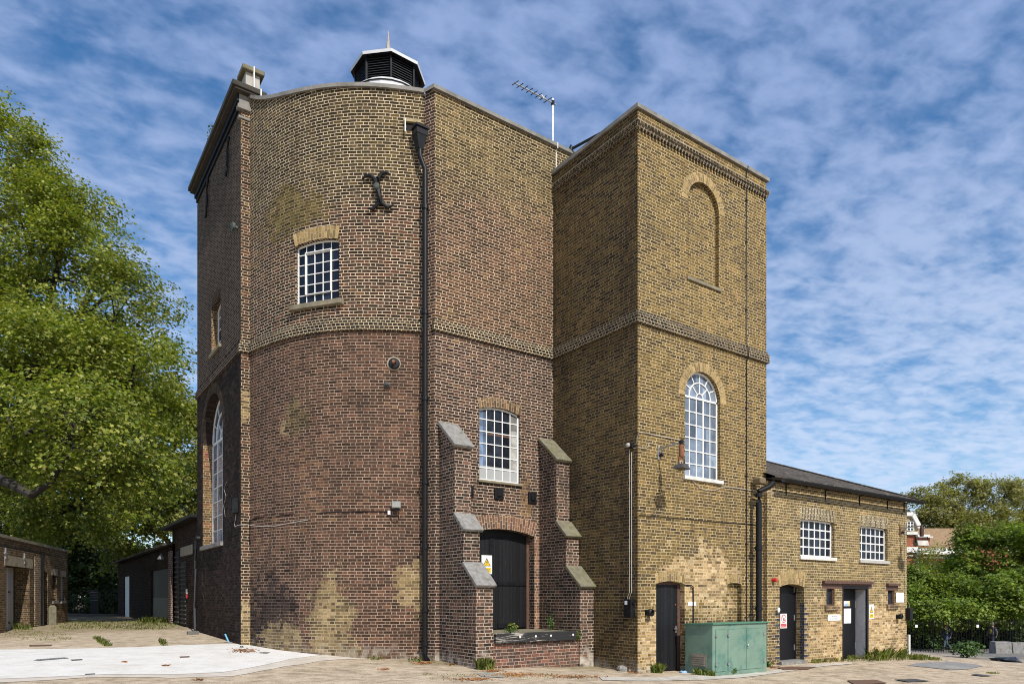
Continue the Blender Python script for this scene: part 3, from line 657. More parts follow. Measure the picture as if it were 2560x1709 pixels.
for u in [LB*k/5 for k in range(1, 5)]:
    p, n = bow_pt(u), bow_n(u); a = Vector((p.x+n.x*.062, p.y+n.y*.062, swoop(u)-.02)); t = Vector((-n.y, n.x, 0)); mb.quad(a-t*.006, a+t*.006, a+t*.006+UP*.088, a-t*.006+UP*.088)
for x in (9.4, 10.4, 11.2): FR.box(mb, x-.006, x+.006, 13.817, 13.903, .06, .0715)
mb.build('coping_joint', M_silld, EH)['kind'] = 'stuff'
# lightning tape on the parapet
mb = MB(); FR.box(mb, 11.80, 11.825, 13.0, 13.765, .002, .008); FR.box(mb, 11.80, 11.825, 13.76, 13.925, .0705, .077); mb.build('lightning_tape', M_whitepvc, EH)
# corner chimney stub with cap
mb = MB(); mb.box(4.80,5.16,18.80,19.2,14.93,15.38); ch = mb.build('chimney_stub', plain('pale_render', (.40,.38,.34), .9, var=.2, scale=5., bump=.01), EH, bevel=.015)
mb = MB(); mb.box(4.70,5.26,18.70,19.3,15.38,15.50); mb.build('chimney_cap', M_moss, ch, bevel=.02)
mb = MB(); mb.box(4.97,5.0,18.69,18.795,14.94,15.51); mb.box(5.12,5.15,18.60,18.64,14.66,14.94); mb.build('lightning_tape', M_whitepvc, ch)
# hipped roof behind the parapet and the octagonal louvred lantern
LC = Vector((9.29, 19.77, 0)); a0 = math.atan2(-LC.y, -LC.x)+.075
def octa(r, z, n=8): return [Vector((LC.x+r*math.cos(a0+k*2*math.pi/n), LC.y+r*math.sin(a0+k*2*math.pi/n), z)) for k in range(n)]
mb = MB(); base = [Vector(p) for p in ((4.8,19.0,13.3),(5.9,16.6,13.3),(8.2,14.95,13.3),(12.3,14.95,13.3),(12.3,24.2,13.3),(4.8,24.2,13.3))]; cap = octa(1.3, 16.3, 8)
ap = Vector((LC.x, LC.y, 16.9))
for a, b in zip(base, base[1:]+base[:1]): mb.quad(a, b, ap)
mb.build('roof', M_slate, EH)
LT = bpy.data.objects.new('roof_lantern', None); COL.objects.link(LT); LT.parent = EH; LT.matrix_parent_inverse = EH.matrix_world.inverted()
def ring(mb, r0, z0, r1, z1, n=8):
    A, B = octa(r0, z0, n), octa(r1, z1, n)
    for k in range(n): mb.quad(A[k], A[(k+1) % n], B[(k+1) % n], B[k])
def sub(mb, nm, mat, **kw): return mb.build(nm, mat, LT, **kw)
mb = MB(); ring(mb, 1.22, 16.30, 1.20, 16.78, 24); sub(mb, 'lantern_base', M_lead)
mb = MB(); ring(mb, 1.24, 16.80, 1.04, 16.99, 24); mb.quad(*octa(1.04, 16.99, 24)); sub(mb, 'lantern_flashing', plain('white_flashing', (.60,.61,.62), .6, var=.1))
mb = MB(); ring(mb, .90, 17.0, .90, 17.72); sub(mb, 'lantern_core', M_black)
for k in range(8):
    A0, A1 = octa(.985, 17.0)[k], octa(.985, 17.0)[(k+1) % 8]; m_ = MB(); m_.bar(A0, A0+UP*.72, .055); sub(m_, 'lantern_post', M_black)
    m_ = MB(); d = (A1-A0).normalized(); nn = Vector((d.y, -d.x, 0))
    if nn.dot((A0+A1)/2-LC) < 0: nn = -nn
    for j in range(9):
        z = 17.05+j*.072; a, b = A0+d*.05, A1-d*.05
        m_.hexa([Vector((q.x+nn.x*o, q.y+nn.y*o, z+dz)) for dz in (0, .012) for q, o in ((a,.01),(b,.01),(b,-.06),(a,-.06))] if False else
                [Vector((a.x+nn.x*.0, a.y+nn.y*.0, z)), Vector((b.x, b.y, z)), Vector((b.x-nn.x*.07, b.y-nn.y*.07, z+.05)), Vector((a.x-nn.x*.07, a.y-nn.y*.07, z+.05)),
                 Vector((a.x, a.y, z+.016)), Vector((b.x, b.y, z+.016)), Vector((b.x-nn.x*.07, b.y-nn.y*.07, z+.066)), Vector((a.x-nn.x*.07, a.y-nn.y*.07, z+.066))])
    sub(m_, 'louvre_panel', plain('louvre_paint', (.018,.018,.02), .5, var=.3))
mb = MB(); mb.quad(*reversed(octa(1.13, 17.70))); sub(mb, 'lantern_soffit', M_black)
mb = MB(); ring(mb, 1.135, 17.69, 1.15, 17.77); ring(mb, 1.15, 17.77, .12, 18.12); sub(mb, 'lantern_roof', plain('lead_roof', (.66,.67,.68), .6, var=.12, scale=5.))
mb = MB(); mb.lathe((LC.x, LC.y, 18.05), UP, [(.10,0),(.11,.1),(.075,.45),(.035,.85),(.008,1.12)], 6); sub(mb, 'finial', plain('weathered_finial', (.38,.33,.28), .8, var=.4, scale=8.))
# wrought iron pattress on the bow: two back-to-back curved bars with a boss
u, z = bow_z(945, 475); BP2 = bow_plane(u, .25)
def px_bow(px, py, d):
    uu, zz = BP2.hit(px, py, d); return BP2.p(uu, zz, d)
for k, pts in enumerate((((906,447),(914,440),(925,438),(936,446),(941,460),(945,475),(949,492),(944,509),(932,522),(919,521)), ((975,436),(965,431),(953,434),(946,446),(944,460),(946,475),(949,492),(956,508),(970,519),(984,512)))):
    mb = MB(); P = [px_bow(a, b, .07) for a, b in pts]; mb.tube(P, [.022,.038,.046,.052,.058,.062,.058,.052,.042,.022], 8)
    o = mb.build('wall_anchor', M_black, EH, smooth=True)
mb = MB(); mb.lathe(px_bow(943, 473, .0), BP2.n, [(.03,-.02),(.03,.10),(.075,.10),(.075,.14),(.04,.16)], 12); mb.build('anchor_bolt', plain('verdigris_iron', (.05,.06,.05), .7, var=.5, scale=20.), EH)
for (ya, yb, px) in ((352, 432, 569), (455, 537, 517.5)):        # two edge-on anchors on the side wall
    u, z0 = SW.hit(px, yb, .06); _, z1 = SW.hit(px, ya, .06); mb = MB(); mb.tube([SW.p(u+.25*s_, z0+(z1-z0)*t_, .07) for t_, s_ in ((0,-.8),(.12,-.25),(.35,.0),(.65,.0),(.88,.25),(1,.8))], .035, 8); mb.build('wall_anchor', M_black, EH, smooth=True)
u, z = bow_z(985, 909); pl = bow_plane(u)
mb = MB(); mb.lathe(pl.p(u, z, 0), pl.n, [(.165,-.05),(.165,.012),(.14,.02)], 28); dc = mb.build('tie_plate', plain('mortar_collar', (.34,.29,.21), .9), EH)
mb = MB(); mb.lathe(pl.p(u+.01, z-.005, .015), pl.n, [(.135,0),(.135,.03),(.11,.045),(.045,.05),(.045,.02)], 28); mb.build('iron_disc', M_black, dc)
mb = MB(); mb.tube([pl.p(u, z, .03), pl.p(u-.0, z+.01, .17)], .035, 10); mb.build('tie_rod', M_rust, dc)
u, z = bow_z(967, 963); pl = bow_plane(u)
mb = MB(); mb.lathe(pl.p(u, z, -.01), pl.n, [(.07,0),(.075,.06),(.045,.08),(.03,.12),(.012,.13)], 9); mb.tube([pl.p(u, z+.02, .05), pl.p(u+.11, z-.02, .07)], .022, 8); mb.build('tie_bolt', bpy.data.materials['verdigris_iron'], EH)
# rainwater hopper, outlet and downpipe
hx = PH = Plane((0, 14.98), (1, 0)); ZG = gz(7.95, 14.8)
u, z = PH.hit(1058, 345); u = 7.83; pc = Vector((7.80, 14.86, 0))
mb = MB(); zt = 12.88
mb.hexa([(pc.x-.07,pc.y-.09,zt-.52),(pc.x+.05,pc.y-.09,zt-.52),(pc.x+.05,pc.y+.05,zt-.52),(pc.x-.07,pc.y+.05,zt-.52),(pc.x-.145,pc.y-.14,zt-.2),(pc.x+.125,pc.y-.14,zt-.2),(pc.x+.125,pc.y+.1,zt-.2),(pc.x-.145,pc.y+.1,zt-.2)])
mb.box(pc.x-.155,pc.x+.135,pc.y-.15,pc.y+.1,zt-.199,zt-.05); mb.box(pc.x-.185,pc.x+.165,pc.y-.18,pc.y+.1,zt-.049,zt+.0); dp = mb.build('downpipe', M_black, EH)
mb = MB(); X = 7.90; mb.tube([(pc.x-.01,pc.y-.03,zt-.50),(pc.x-.01,pc.y-.03,zt-.66),(X,14.78,zt-.98),(X,14.78,ZG+.12)], .062, 12); mb.build('pipe_shaft', M_black, dp, smooth=True)
for z in (10.95, 8.45, 6.4, 4.4, 2.85, 1.35, .55):
    s = MB(); s.lathe((X,14.78,z), UP, [(.064,0),(.082,.0),(.082,.09),(.064,.09)], 12); s.bar((X-.12,14.80,z+.03),(X+.12,14.80,z+.03),.03); s.build('pipe_collar', M_black, dp)
mb = MB(); mb.tube([(X,14.78,ZG+.14),(X,14.76,ZG+.06),(X-.02,14.62,ZG-.0)], .07, 12); mb.build('pipe_shoe', M_black, dp, smooth=True)
mb = MB(); u1 = LB-.28; pl = bow_plane(u1, .15); pl.box(mb, u1-.15, u1+.16, zt+.02, zt+.20, .0, .004); mb.build('outlet_shade_plate', plain('outlet_shade', (.01,.009,.008), .9), EH)  # dark plate on the wall face, painting the shade inside the outlet
mb = MB(); pl.box(mb, u1-.19, u1-.165, zt-.08, zt+.24, .0, .12); mb.build('outlet_flashing', M_whitepvc, EH)
mb = MB(); pl.box(mb, u1-.22, u1+.2, zt+.21, zt+.27, -.02, .06); mb.build('outlet_lintel', plain('yellow_stone', (.36,.28,.15), .9, var=.25), EH)
# rainwater pipe at the far corner of the side wall, kicked out at its foot
gp = on_ground(484, 1584)
PX_ = [at_x(495, 1345, 4.55), at_x(489, 1352, 4.55), at_x(488, 1420, 4.6), at_x(486.5, 1520, 4.6)]
mb = MB(); mb.tube(PX_+[Vector((gp.x+.05,gp.y+.05,gp.z+.12))], .035, 8); rp = mb.build('rainwater_pipe', plain('grey_pipe', (.05,.052,.06), .5), EH, smooth=True)
mb = MB(); mb.box(gp.x-.18,gp.x+.14,gp.y-.1,gp.y+.1,gp.z,gp.z+.09); mb.build('pipe_foot', plain('dull_zinc', (.13,.13,.125), .6), rp, bevel=.01)
mb = MB(); mb.lathe(at_x(495,1345,4.55), (-1,0,0), [(.02,-.1),(.09,-.05),(.09,.05),(.03,.08)], 10); mb.build('pipe_elbow', M_black, rp)

# ================================================================== TOWER
TW = thing('water_tower', 'square yellow brick tower beside the bowed engine house with a blind upper arch', 'building', (14.2, 13, 0))
ON = opening_px(TF, 1719.7, 1797, (690, 722), 497, 528, None, .11, round_=True)
OW = opening_px(TF, 1712.5, 1801, (1189.5, 1200), 989, 1009, None, .10, round_=True)
OD = opening_px(TF, 1640.2, 1711.5, (1681, 1676), 1457, 1460, (1676, 1451.5), .20, door=True)
OC = opening_px(TF, 1818.6, 1853.8, (1640, 1636), 1459, 1460, (1836, 1456), .13)
ON.zs = TF.hit(1755, 456)[1]-ON.hw; OW.zs = TF.hit(1755, 929)[1]-OW.hw
TX0, TX1, TY1, TZ = 11.71, 16.64, 16.4, 13.03
mb = MB(); plane_wall(mb, TF, TX0, TX1, -.7, ZB, (OW, OD, OC)); mb.build('front_lower_wall', M_tow, TW)
mb = MB(); plane_wall(mb, TF, TX0, TX1, ZB, TZ, (ON,)); mb.build('front_upper_wall', M_tow, TW)
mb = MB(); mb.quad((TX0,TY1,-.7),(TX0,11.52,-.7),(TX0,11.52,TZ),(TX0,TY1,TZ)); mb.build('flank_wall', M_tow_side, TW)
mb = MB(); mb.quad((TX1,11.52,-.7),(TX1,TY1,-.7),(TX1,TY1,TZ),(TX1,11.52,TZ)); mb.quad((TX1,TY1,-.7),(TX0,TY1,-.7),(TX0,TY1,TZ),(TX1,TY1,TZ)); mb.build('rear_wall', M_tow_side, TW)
def collar(mb, z0, z1, d):      # square ring round the tower, cut back where the engine house abuts
    mb.box(TX0-d, TX1+d, 11.52-d, 11.52+.0, z0, z1); mb.box(TX0-d, TX0, 11.52, 14.6, z0, z1); mb.box(TX1, TX1+d, 11.52, TY1+d, z0, z1)
mb = MB(); collar(mb, ZB, ZB+.225, .06); collar(mb, ZB+.228, ZB+.30, .025); mb.build('string_course', M_band_t, TW)
mb = MB(); collar(mb, 12.60, 12.675, .035); collar(mb, 12.678, 12.76, .06)
for i in range(44):
    x = TX0-.02+i*.1125
    if x < TX1: mb.box(x, x+.06, 11.52-.058, 11.52, 12.53, 12.598)
for i in range(27):
    y = 11.5+i*.1125; mb.box(TX0-.058, TX0, y, y+.06, 12.53, 12.598)
mb.build('dentil_course', M_band_t, TW)
mb = MB(); d = .06; mb.box(TX0-d, TX1+d, 11.52-d, 11.52+.3, TZ, TZ+.095); mb.box(TX0-d, TX0+.3, 11.82, TY1, TZ, TZ+.095); mb.box(TX1-.3, TX1+d, 11.82, TY1, TZ, TZ+.095); mb.box(TX0+.3, TX1-.3, 11.82, TY1, TZ-.3, TZ-.2); mb.build('coping', M_stone, TW)
arch_ring(TF, ON, .235, M_arch_y, TW); arch_ring(TF, OW, .235, M_arch_y, TW); arch_ring(TF, OD, .24, M_arch_y, TW, 'door_arch', flare=.04); arch_ring(TF, OC, .23, M_arch_y, TW, 'door_arch', flare=.04)
for o, nm in ((ON, 'blind_panel'), (OC, 'blocked_doorway')):
    mb = MB(); c = o.cols()
    for a, b in zip(c, c[1:]): mb.quad(TF.p(a,o.z0,-o.depth), TF.p(b,o.z0,-o.depth), TF.p(b,o.head(b),-o.depth), TF.p(a,o.head(a),-o.depth))
    mb.build(nm, M_tow, TW)
mb = MB(); TF.box(mb, ON.u0-.05, ON.u1+.08, ON.z0-.08, ON.z0, -.10, .04); mb.build('sill', M_silld, TW, bevel=.008)
window(TW, TF, OW, 5, 6, .10, M_gl_sky, fan=True, name='window', fr=.04, bar=.024, heavy={3}, sillm=M_sillw, sill_d=.06, sill_h=.09)
mb = MB(); TF.box(mb, OD.u0+.01, OD.u1-.10, OD.z0+.02, OD.zs-.02, -.19, -.15); td = mb.build('door', M_blackdoor, TW); td['label'] = 'black plank door with worn paint'
mb = MB(); TF.box(mb, OD.u1-.10, OD.u1-.002, OD.z0, OD.zs, -.195, -.14); TF.box(mb, OD.u0, OD.u1, OD.zs-.02, OD.head(OD.uc)+.01, -.195, -.155); mb.build('door_frame', M_timb, TW)
mb = MB(); TF.box(mb, OD.u1-.17, OD.u1-.13, OD.z0+.93, OD.z0+1.10, -.15, -.14); mb.bar(TF.p(OD.u1-.15, OD.z0+1.03, -.11), TF.p(OD.u1-.25, OD.z0+1.03, -.11), .02); mb.build('door_handle', M_galv, td)
mb = MB(); mb.lathe(TF.p(OD.u1-.17, OD.z0+1.62, -.15), TF.n, [(.022,0),(.022,.012),(.01,.02)], 10); mb.build('lock_plate', M_rust, td)
# iron strut between the two parapets, plank behind
# ================================================================== ANNEX
AN = thing('brick_annex', 'low two storey yellow brick annex with a slate hipped roof beside the tower', 'building', (20.4, 14, -.2))
AX0, AX1, AY1, AZ = 16.5, 24.22, 18.4, 4.86
A1 = opening_px(AF, 2001, 2086, (1388, 1394), 1297, 1306, (2043, 1299.3), .12)
A2 = opening_px(AF, 2149.5, 2219, (1397, 1402.5), 1314.5, 1322, (2184, 1316), .12)
A3 = opening_px(AF, 1949, 2010, (1661, 1655), 1466, 1467, (1979, 1459), .34, door=True)
A4 = opening_px(AF, 2106, 2168.5, (1652, 1645), 1467, 1469, None, .40, door=True)
A5 = opening_px(AF, 2066, 2086.5, (1513, 1513), 1468, 1468, None, .10)
A6 = opening_px(AF, 2219.5, 2236.5, (1511, 1511), 1470, 1470, None, .10)
mb = MB(); plane_wall(mb, AF, AX0, AX1, -.9, AZ, (A1, A2, A3, A4, A5, A6)); mb.build('front_wall', M_ann, AN)
mb = MB(); mb.quad((AX1,11.4,-1.2),(AX1,AY1,-1.2),(AX1,AY1,AZ),(AX1,11.4,AZ)); mb.quad((AX1,AY1,-1.2),(AX0,AY1,-1.2),(AX0,AY1,AZ),(AX1,AY1,AZ)); mb.quad((AX0,AY1,-1.2),(AX0,11.4,-1.2),(AX0,11.4,AZ),(AX0,AY1,AZ)); mb.build('end_wall', M_ann, AN)
arch_ring(AF, A1, .33, M_arch_g, AN, 'window_arch', flare=.04); arch_ring(AF, A2, .33, M_arch_g, AN, 'window_arch', flare=.04); arch_ring(AF, A3, .42, M_arch_y, AN, 'door_arch', flare=.10)
window(AN, AF, A1, 6, 4, .10, M_gl_navy, bar=.036, fr=.045, sillm=M_sillw, sill_h=.10, sill_d=.06, name='window')
window(AN, AF, A2, 6, 4, .10, M_gl_navy, bar=.036, fr=.045, sillm=plain('grey_stone_sill', (.42,.40,.36), .8, var=.2), sill_h=.10, sill_d=.06, name='window')
for o in (A5, A6):
    mb = MB(); AF.box(mb, o.u0, o.u0+.04, o.z0, o.zs, -.10, -.04); AF.box(mb, o.u1-.05, o.u1, o.z0, o.zs, -.10, -.04); AF.box(mb, o.u0, o.u1, o.zs-.04, o.zs, -.10, -.045); AF.box(mb, o.u0, o.u1, o.z0, o.z0+.04, -.10, -.045)
    w = mb.build('window', M_timb, AN); w['label'] = 'tiny narrow brown framed window'
    s = MB(); s.quad(AF.p(o.u0,o.z0,-.09), AF.p(o.u1,o.z0,-.09), AF.p(o.u1,o.zs,-.09), AF.p(o.u0,o.zs,-.09)); s.build('pane', M_gl_dark, w)
    s = MB(); AF.box(s, o.u0-.10, o.u1+.12, o.z0-.14, o.z0-.005, -.09, .06); s.build('sill', M_arch_d, w)
for (l, r, y) in ((2055, 2179, 1453), (2215, 2245, 1459)):
    a, z = AF.hit(l, y); b, _ = AF.hit(r, y); mb = MB(); AF.box(mb, a, b, z-.05, z+.03, -.02, .09); AF.box(mb, a, b, z-.20, z-.052, -.02, .004); mb.build('drip_ledge', M_timb, AN)
# left door: dark blue engineering brick quoins, steel door with louvres
for sd in (-1, 1):
    mb = MB(); o = A3
    for k in range(20):
        z = o.z0+k*.15; w_ = .22 if k % 2 else .12
        if z+.07 < o.zs-.45: AF.box(mb, *((o.u0-w_, o.u0) if sd < 0 else (o.u1, o.u1+w_)), z, z+.0745, -.02, .004)
    if sd > 0: AF.box(mb, o.u1-.001, o.u1+.02, o.z0, o.zs-.45, -.12, .0045)
    mb.build('quoin_strip', M_eng, AN)
mb = MB(); AF.box(mb, A3.u0, A3.u1-.06, A3.z0+.09, A3.zs-.02, -.30, -.26); ad = mb.build('steel_door', M_bdoor, AN)
mb = MB(); AF.box(mb, A3.u1-.08, A3.u1-.002, A3.z0, A3.zs, -.33, -.25); AF.box(mb, A3.u0, A3.u1, A3.zs-.04, A3.head(A3.uc), -.34, -.29); mb.build('door_frame', M_bdoor, AN)
mb = MB(); AF.box(mb, A3.u0-.02, A3.u1+.02, A3.z0-.2, A3.z0+.085, -.34, .08); mb.build('door_step', M_conc, AN)
for z0 in (A3.z0+.62, A3.z0+1.98):
    s = MB()
    for j in range(6):
        for i in range(2): AF.box(s, A3.u0+.2+i*.14, A3.u0+.32+i*.14, z0-.3+j*.06, z0-.27+j*.06, -.26, -.245)
    s.build('door_vent', M_black, ad)
for z in (.35, 1.2, 2.0): s = MB(); AF.box(s, A3.u1-.10, A3.u1-.065, A3.z0+z, A3.z0+z+.16, -.262, -.24); s.build('hinge', M_galv, ad)
# right door, set back in a grey painted recess
mb = MB(); AF.box(mb, A4.u0, A4.u1-.12, A4.z0+.04, A4.zs-.06, -.36, -.32); bd = mb.build('steel_door', M_bdoor, AN)
mb = MB(); AF.box(mb, A4.u0-.005, A4.u0+.06, A4.z0, A4.zs, -.1, .012); AF.box(mb, A4.u1-.06, A4.u1+.05, A4.z0, A4.zs, -.03, .013); AF.box(mb, A4.u0-.005, A4.u1+.05, A4.zs-.03, A4.zs+.05, -.1, .014); mb.build('door_frame', M_bdoor, AN)
mb = MB(); AF.box(mb, A4.u1-.065, A4.u1-.061, A4.z0, A4.zs-.05, -.39, -.035); mb.build('painted_reveal', plain('grey_painted_brick', (.40,.40,.43), .7, var=.12, scale=9., bump=.008), AN)
mb = MB(); AF.box(mb, A4.u0, A4.u1, A4.z0, A4.zs, -.42, -.395); mb.build('recess_back', M_bdoor, AN)
for z in (.3, 1.6): s = MB(); AF.box(s, A4.u1-.15, A4.u1-.12, A4.z0+z, A4.z0+z+.2, -.32, -.30); s.build('hinge', M_galv, bd)
# hipped slate roof, gutter, brackets, downpipe
ez, ey, ex = 4.95, 11.16, 24.50; pit = .415; ry = 14.8; rz = ez+pit*(ry-ey); hx_ = ex-(ry-ey)
mb = MB(); sl = math.sqrt(1+pit*pit)
F1 = [(AX0-.0,ey,ez),(ex,ey,ez),(hx_,ry,rz),(AX0,ry,rz)]
mb.quad(*F1, uv=[(p[0], (p[1]-ey)*sl) for p in F1])
F2 = [(ex,ey,ez),(ex,18.6,ez),(hx_,ry,rz)]; mb.quad(*F2, uv=[(p[1], (ex-p[0])*sl) for p in F2])
F3 = [(ex,18.6,ez),(AX0,18.6,ez),(AX0,ry,rz),(hx_,ry,rz)]; mb.quad(*F3, uv=[(p[0], (18.6-p[1])*sl) for p in F3])
mb.quad((AX0,ey,ez-.03),(AX0,18.6,ez-.03),(ex,18.6,ez-.03),(ex,ey,ez-.03)); mb.quad((AX0,ey,ez-.03),(ex,ey,ez-.03),(ex,ey,ez),(AX0,ey,ez)); mb.quad((ex,ey,ez-.03),(ex,18.6,ez-.03),(ex,18.6,ez),(ex,ey,ez))
mb.build('roof', M_slate, AN)
mb = MB(); mb.bar((hx_,ry,rz+.02),(ex,ey,ez+.02),.12,.03); mb.bar((AX0,ry,rz+.02),(hx_,ry,rz+.02),.12,.03); mb.build('hip_tiles', M_slate, AN)
mb = MB(); gy = 11.06
for k in range(8):
    a0_, a1_ = math.pi+k*math.pi/8, math.pi+(k+1)*math.pi/8; r = .09
    pa = (gy+r*math.cos(a0_), 4.88+r*math.sin(a0_)); pb = (gy+r*math.cos(a1_), 4.88+r*math.sin(a1_))
    mb.quad((16.75,pa[0],pa[1]),(24.58,pa[0],pa[1]),(24.58,pb[0],pb[1]),(16.75,pb[0],pb[1])); mb.quad((24.58,gy,4.88),(24.58,pa[0],pa[1]),(24.58,pb[0],pb[1]))
gt = mb.build('gutter', M_black, AN)
for x in (17.35, 19.3, 21.2, 22.9, 24.0): s = MB(); s.bar((x,11.385,4.82),(x,11.385,4.52),.035,.02); s.bar((x,11.40,4.82),(x,gy-.05,4.84),.03,.02); s.build('gutter_bracket', M_black, gt)
mb = MB(); X = AF.hit(1897, 1400, .12)[0]; Yp = 11.28; mb.tube([(X+.32,gy,4.86),(X+.32,gy,4.74),(X+.22,gy+.06,4.62),(X,Yp,4.5),(X,Yp,4.2),(X,Yp,-.12)], .078, 14); ap_ = mb.build('downpipe', M_black, AN, smooth=True)
for z in (4.35, 2.95, 1.35): s = MB(); s.lathe((X,Yp,z), UP, [(.08,0),(.098,0),(.098,.1),(.08,.1)], 14); s.bar((X-.14,Yp+.04,z+.05),(X+.14,Yp+.04,z+.05),.04); s.build('pipe_collar', M_black, ap_)
mb = MB(); s0 = AF.hit(1900, 1212, .1); mb.box(X-.04, X+.22, 11.2, 11.45, 4.70, 4.86); mb.build('corbel_stone', plain('sandstone_corbel', (.17,.125,.07), .9, var=.25), AN, bevel=.03)

# ================================================================== FITTINGS
def proj(p):
    q = Vector(p)-EYE; D = q.dot(FW); return 1280+FOC*q.dot(RT)/D, HORZ-FOC*q.z/D
def out_to(pl, px, py, px2):
    """distance a horizontal arm stands off the wall so that its tip reads at px2"""
    u, z = pl.hit(px, py); L = .1
    while proj(pl.p(u, z, L))[0] < px2 and L < 3: L += .01
    return u, z, L
def cable(label, pts, rad, mat, cat='cable', name='cable', group=None):
    mb = MB(); mb.tube(pts, rad, 6); return tag(mb.build(name, mat, smooth=True), label, cat, group)
def sag(pl, pxs, d=.02): return [pl.p(*pl.hit(x, y, d), d) for x, y in pxs]

# bracket floodlight on the tower
u, z, L = out_to(TF, 1645, 1122, 1703); 
FL = thing('bracket_floodlight', 'rusty broken floodlight hanging from a wall bracket beside the tall arched tower window', 'floodlight', TF.p(u, z, 0))
mb = MB(); TF.box(mb, u-.025, u+.025, z-.25, z+.08, .0, .03); mb.build('bracket_plate', M_galv, FL)
mb = MB(); mb.bar(TF.p(u, z, .02), TF.p(u, z+.03, L), .035); mb.bar(TF.p(u, z-.14, .03), TF.p(u, z, .22), .02); mb.build('bracket_arm', M_galv, FL)
mb = MB(); mb.lathe(TF.p(u, z-.13, .03), (1,-.3,0), [(.045,0),(.05,.1),(.02,.12)], 10); mb.build('junction_box', M_black, FL)
tip = TF.p(u, z+.03, L)
mb = MB(); mb.lathe(tip-UP*.33, UP, [(.055,0),(.06,.02),(.06,.24),(.045,.30),(.05,.34),(.03,.38)], 14); mb.build('gear_housing', M_rust, FL)
mb = MB(); mb.lathe(tip-UP*.06, UP, [(.052,0),(.054,.1),(.02,.12)], 12); mb.build('housing_cap', M_black, FL)
mb = MB(); w = .14; q = Vector((math.cos(.25), math.sin(.25), 0)); c0 = tip-UP*.36
for a, b in ((c0-q*w, c0+q*w), (c0-q*w, c0-q*(w-.02)-UP*.16), (c0+q*w, c0+q*(w+.04)-UP*.16)): mb.bar(a, b, .022)
mb.build('yoke', M_rust, FL)
mb = MB(); c1 = c0-UP*.20; r2_ = Vector((-q.y, q.x, 0))
def slanted(c, hw, hd, hh, k): return [c+q*(sx*hw*s)+r2_*(sy*hd*s)+UP*dz for dz, s in ((-hh, 1.), (hh, k)) for sx, sy in ((-1,-1),(1,-1),(1,1),(-1,1))]
mb.hexa(slanted(c1, .19, .13, .05, .72)); mb.build('lamp_head', plain('corroded_lamp', (.06,.055,.05), .6, var=.5, scale=18.), FL)
mb = MB(); mb.tube([c0-UP*.02+q*(.05*math.cos(a))+UP*(-.09+.05*math.sin(a)) for a in np.linspace(0, 6.0, 14)], .006, 6); mb.build('loose_wire', M_whitepvc, FL)
# bracket floodlight on the annex
u, z, L = out_to(AF, 2249, 1320, 2304)
FA = thing('bracket_floodlight', 'floodlight under a dark cylinder hanging from a bracket at the annex right corner', 'floodlight', AF.p(u, z, 0))
mb = MB(); AF.box(mb, u-.025, u+.025, z-.25, z+.08, .0, .03); mb.build('bracket_plate', M_rust, FA)
mb = MB(); mb.bar(AF.p(u, z, .02), AF.p(u, z+.03, L), .035); mb.bar(AF.p(u, z-.14, .03), AF.p(u, z, .22), .02); mb.build('bracket_arm', M_galv, FA)
mb = MB(); mb.lathe(AF.p(u, z-.13, .05), (1,-.3,0), [(.04,0),(.045,.1),(.02,.12)], 10); mb.build('junction_box', M_black, FA)
tip = AF.p(u, z+.03, L)
mb = MB(); mb.lathe(tip-UP*.34, UP, [(.055,0),(.062,.02),(.062,.26),(.045,.30),(.03,.38)], 14); mb.build('gear_housing', plain('dark_rust', (.06,.025,.02), .7, var=.4, scale=14.), FA)
c0 = tip-UP*.36; q = Vector((.93, .1, 0)).normalized(); q = (RT*.95+FW*.1).normalized(); r2_ = Vector((-q.y, q.x, 0))
mb = MB()
for a, b in ((c0-q*.20, c0+q*.20), (c0-q*.20, c0-q*.21-UP*.18), (c0+q*.20, c0+q*.21-UP*.18)): mb.bar(a, b, .02)
mb.build('yoke', M_black, FA)
c1 = c0-UP*.20
mb = MB(); mb.hexa([c1+q*sx*.2+r2_*sy+UP*dz for dz, sy0 in ((-.09,0),(.09,0)) for sx, sy in ((-1,-.10+ (0 if dz<0 else .06)),(1,-.10+(0 if dz<0 else .06)),(1,.12),(-1,.12))]); hd = mb.build('lamp_head', plain('lamp_housing', (.10,.095,.09), .5, var=.3), FA)
mb = MB(); mb.quad(c1-q*.18-r2_*.103-UP*.08, c1+q*.18-r2_*.103-UP*.08, c1+q*.18-r2_*.046+UP*.08, c1-q*.18-r2_*.046+UP*.08); mb.build('lamp_glass', plain('aged_lamp_glass', (.50,.47,.40), .2, var=.3, scale=6.), hd)
# small floodlight on the bow with its conduit and loose white cable
u, z = bow_z(992, 1268); pl = bow_plane(u)
F3_ = thing('bow_floodlight', 'small grey floodlight on the bowed wall at the end of a black cable', 'floodlight', pl.p(u, z, 0))
mb = MB(); pl.box(mb, u-.11, u+.11, z-.03, z+.13, .10, .19); mb.build('lamp_head', plain('grey_lamp_box', (.20,.20,.20), .5), F3_, bevel=.015)
mb = MB(); mb.quad(pl.p(u-.095,z-.015,.194), pl.p(u+.095,z-.015,.194), pl.p(u+.095,z+.11,.194), pl.p(u-.095,z+.11,.194)); mb.build('lamp_glass', plain('lamp_lens', (.30,.30,.27), .15), F3_)
mb = MB(); mb.bar(pl.p(u, z-.05, 0), pl.p(u, z-.05, .15), .06); mb.bar(pl.p(u-.09, z-.06, .12), pl.p(u+.09, z-.06, .12), .03); mb.build('mounting_bracket', M_black, F3_)
def bow_path(pxs, d):
    o = []
    for x, y in pxs:
        uu, zz = bow_z(x, y); p, n = bow_pt(uu), bow_n(uu); o.append(Vector((p.x+n.x*d, p.y+n.y*d, zz)))
    return o
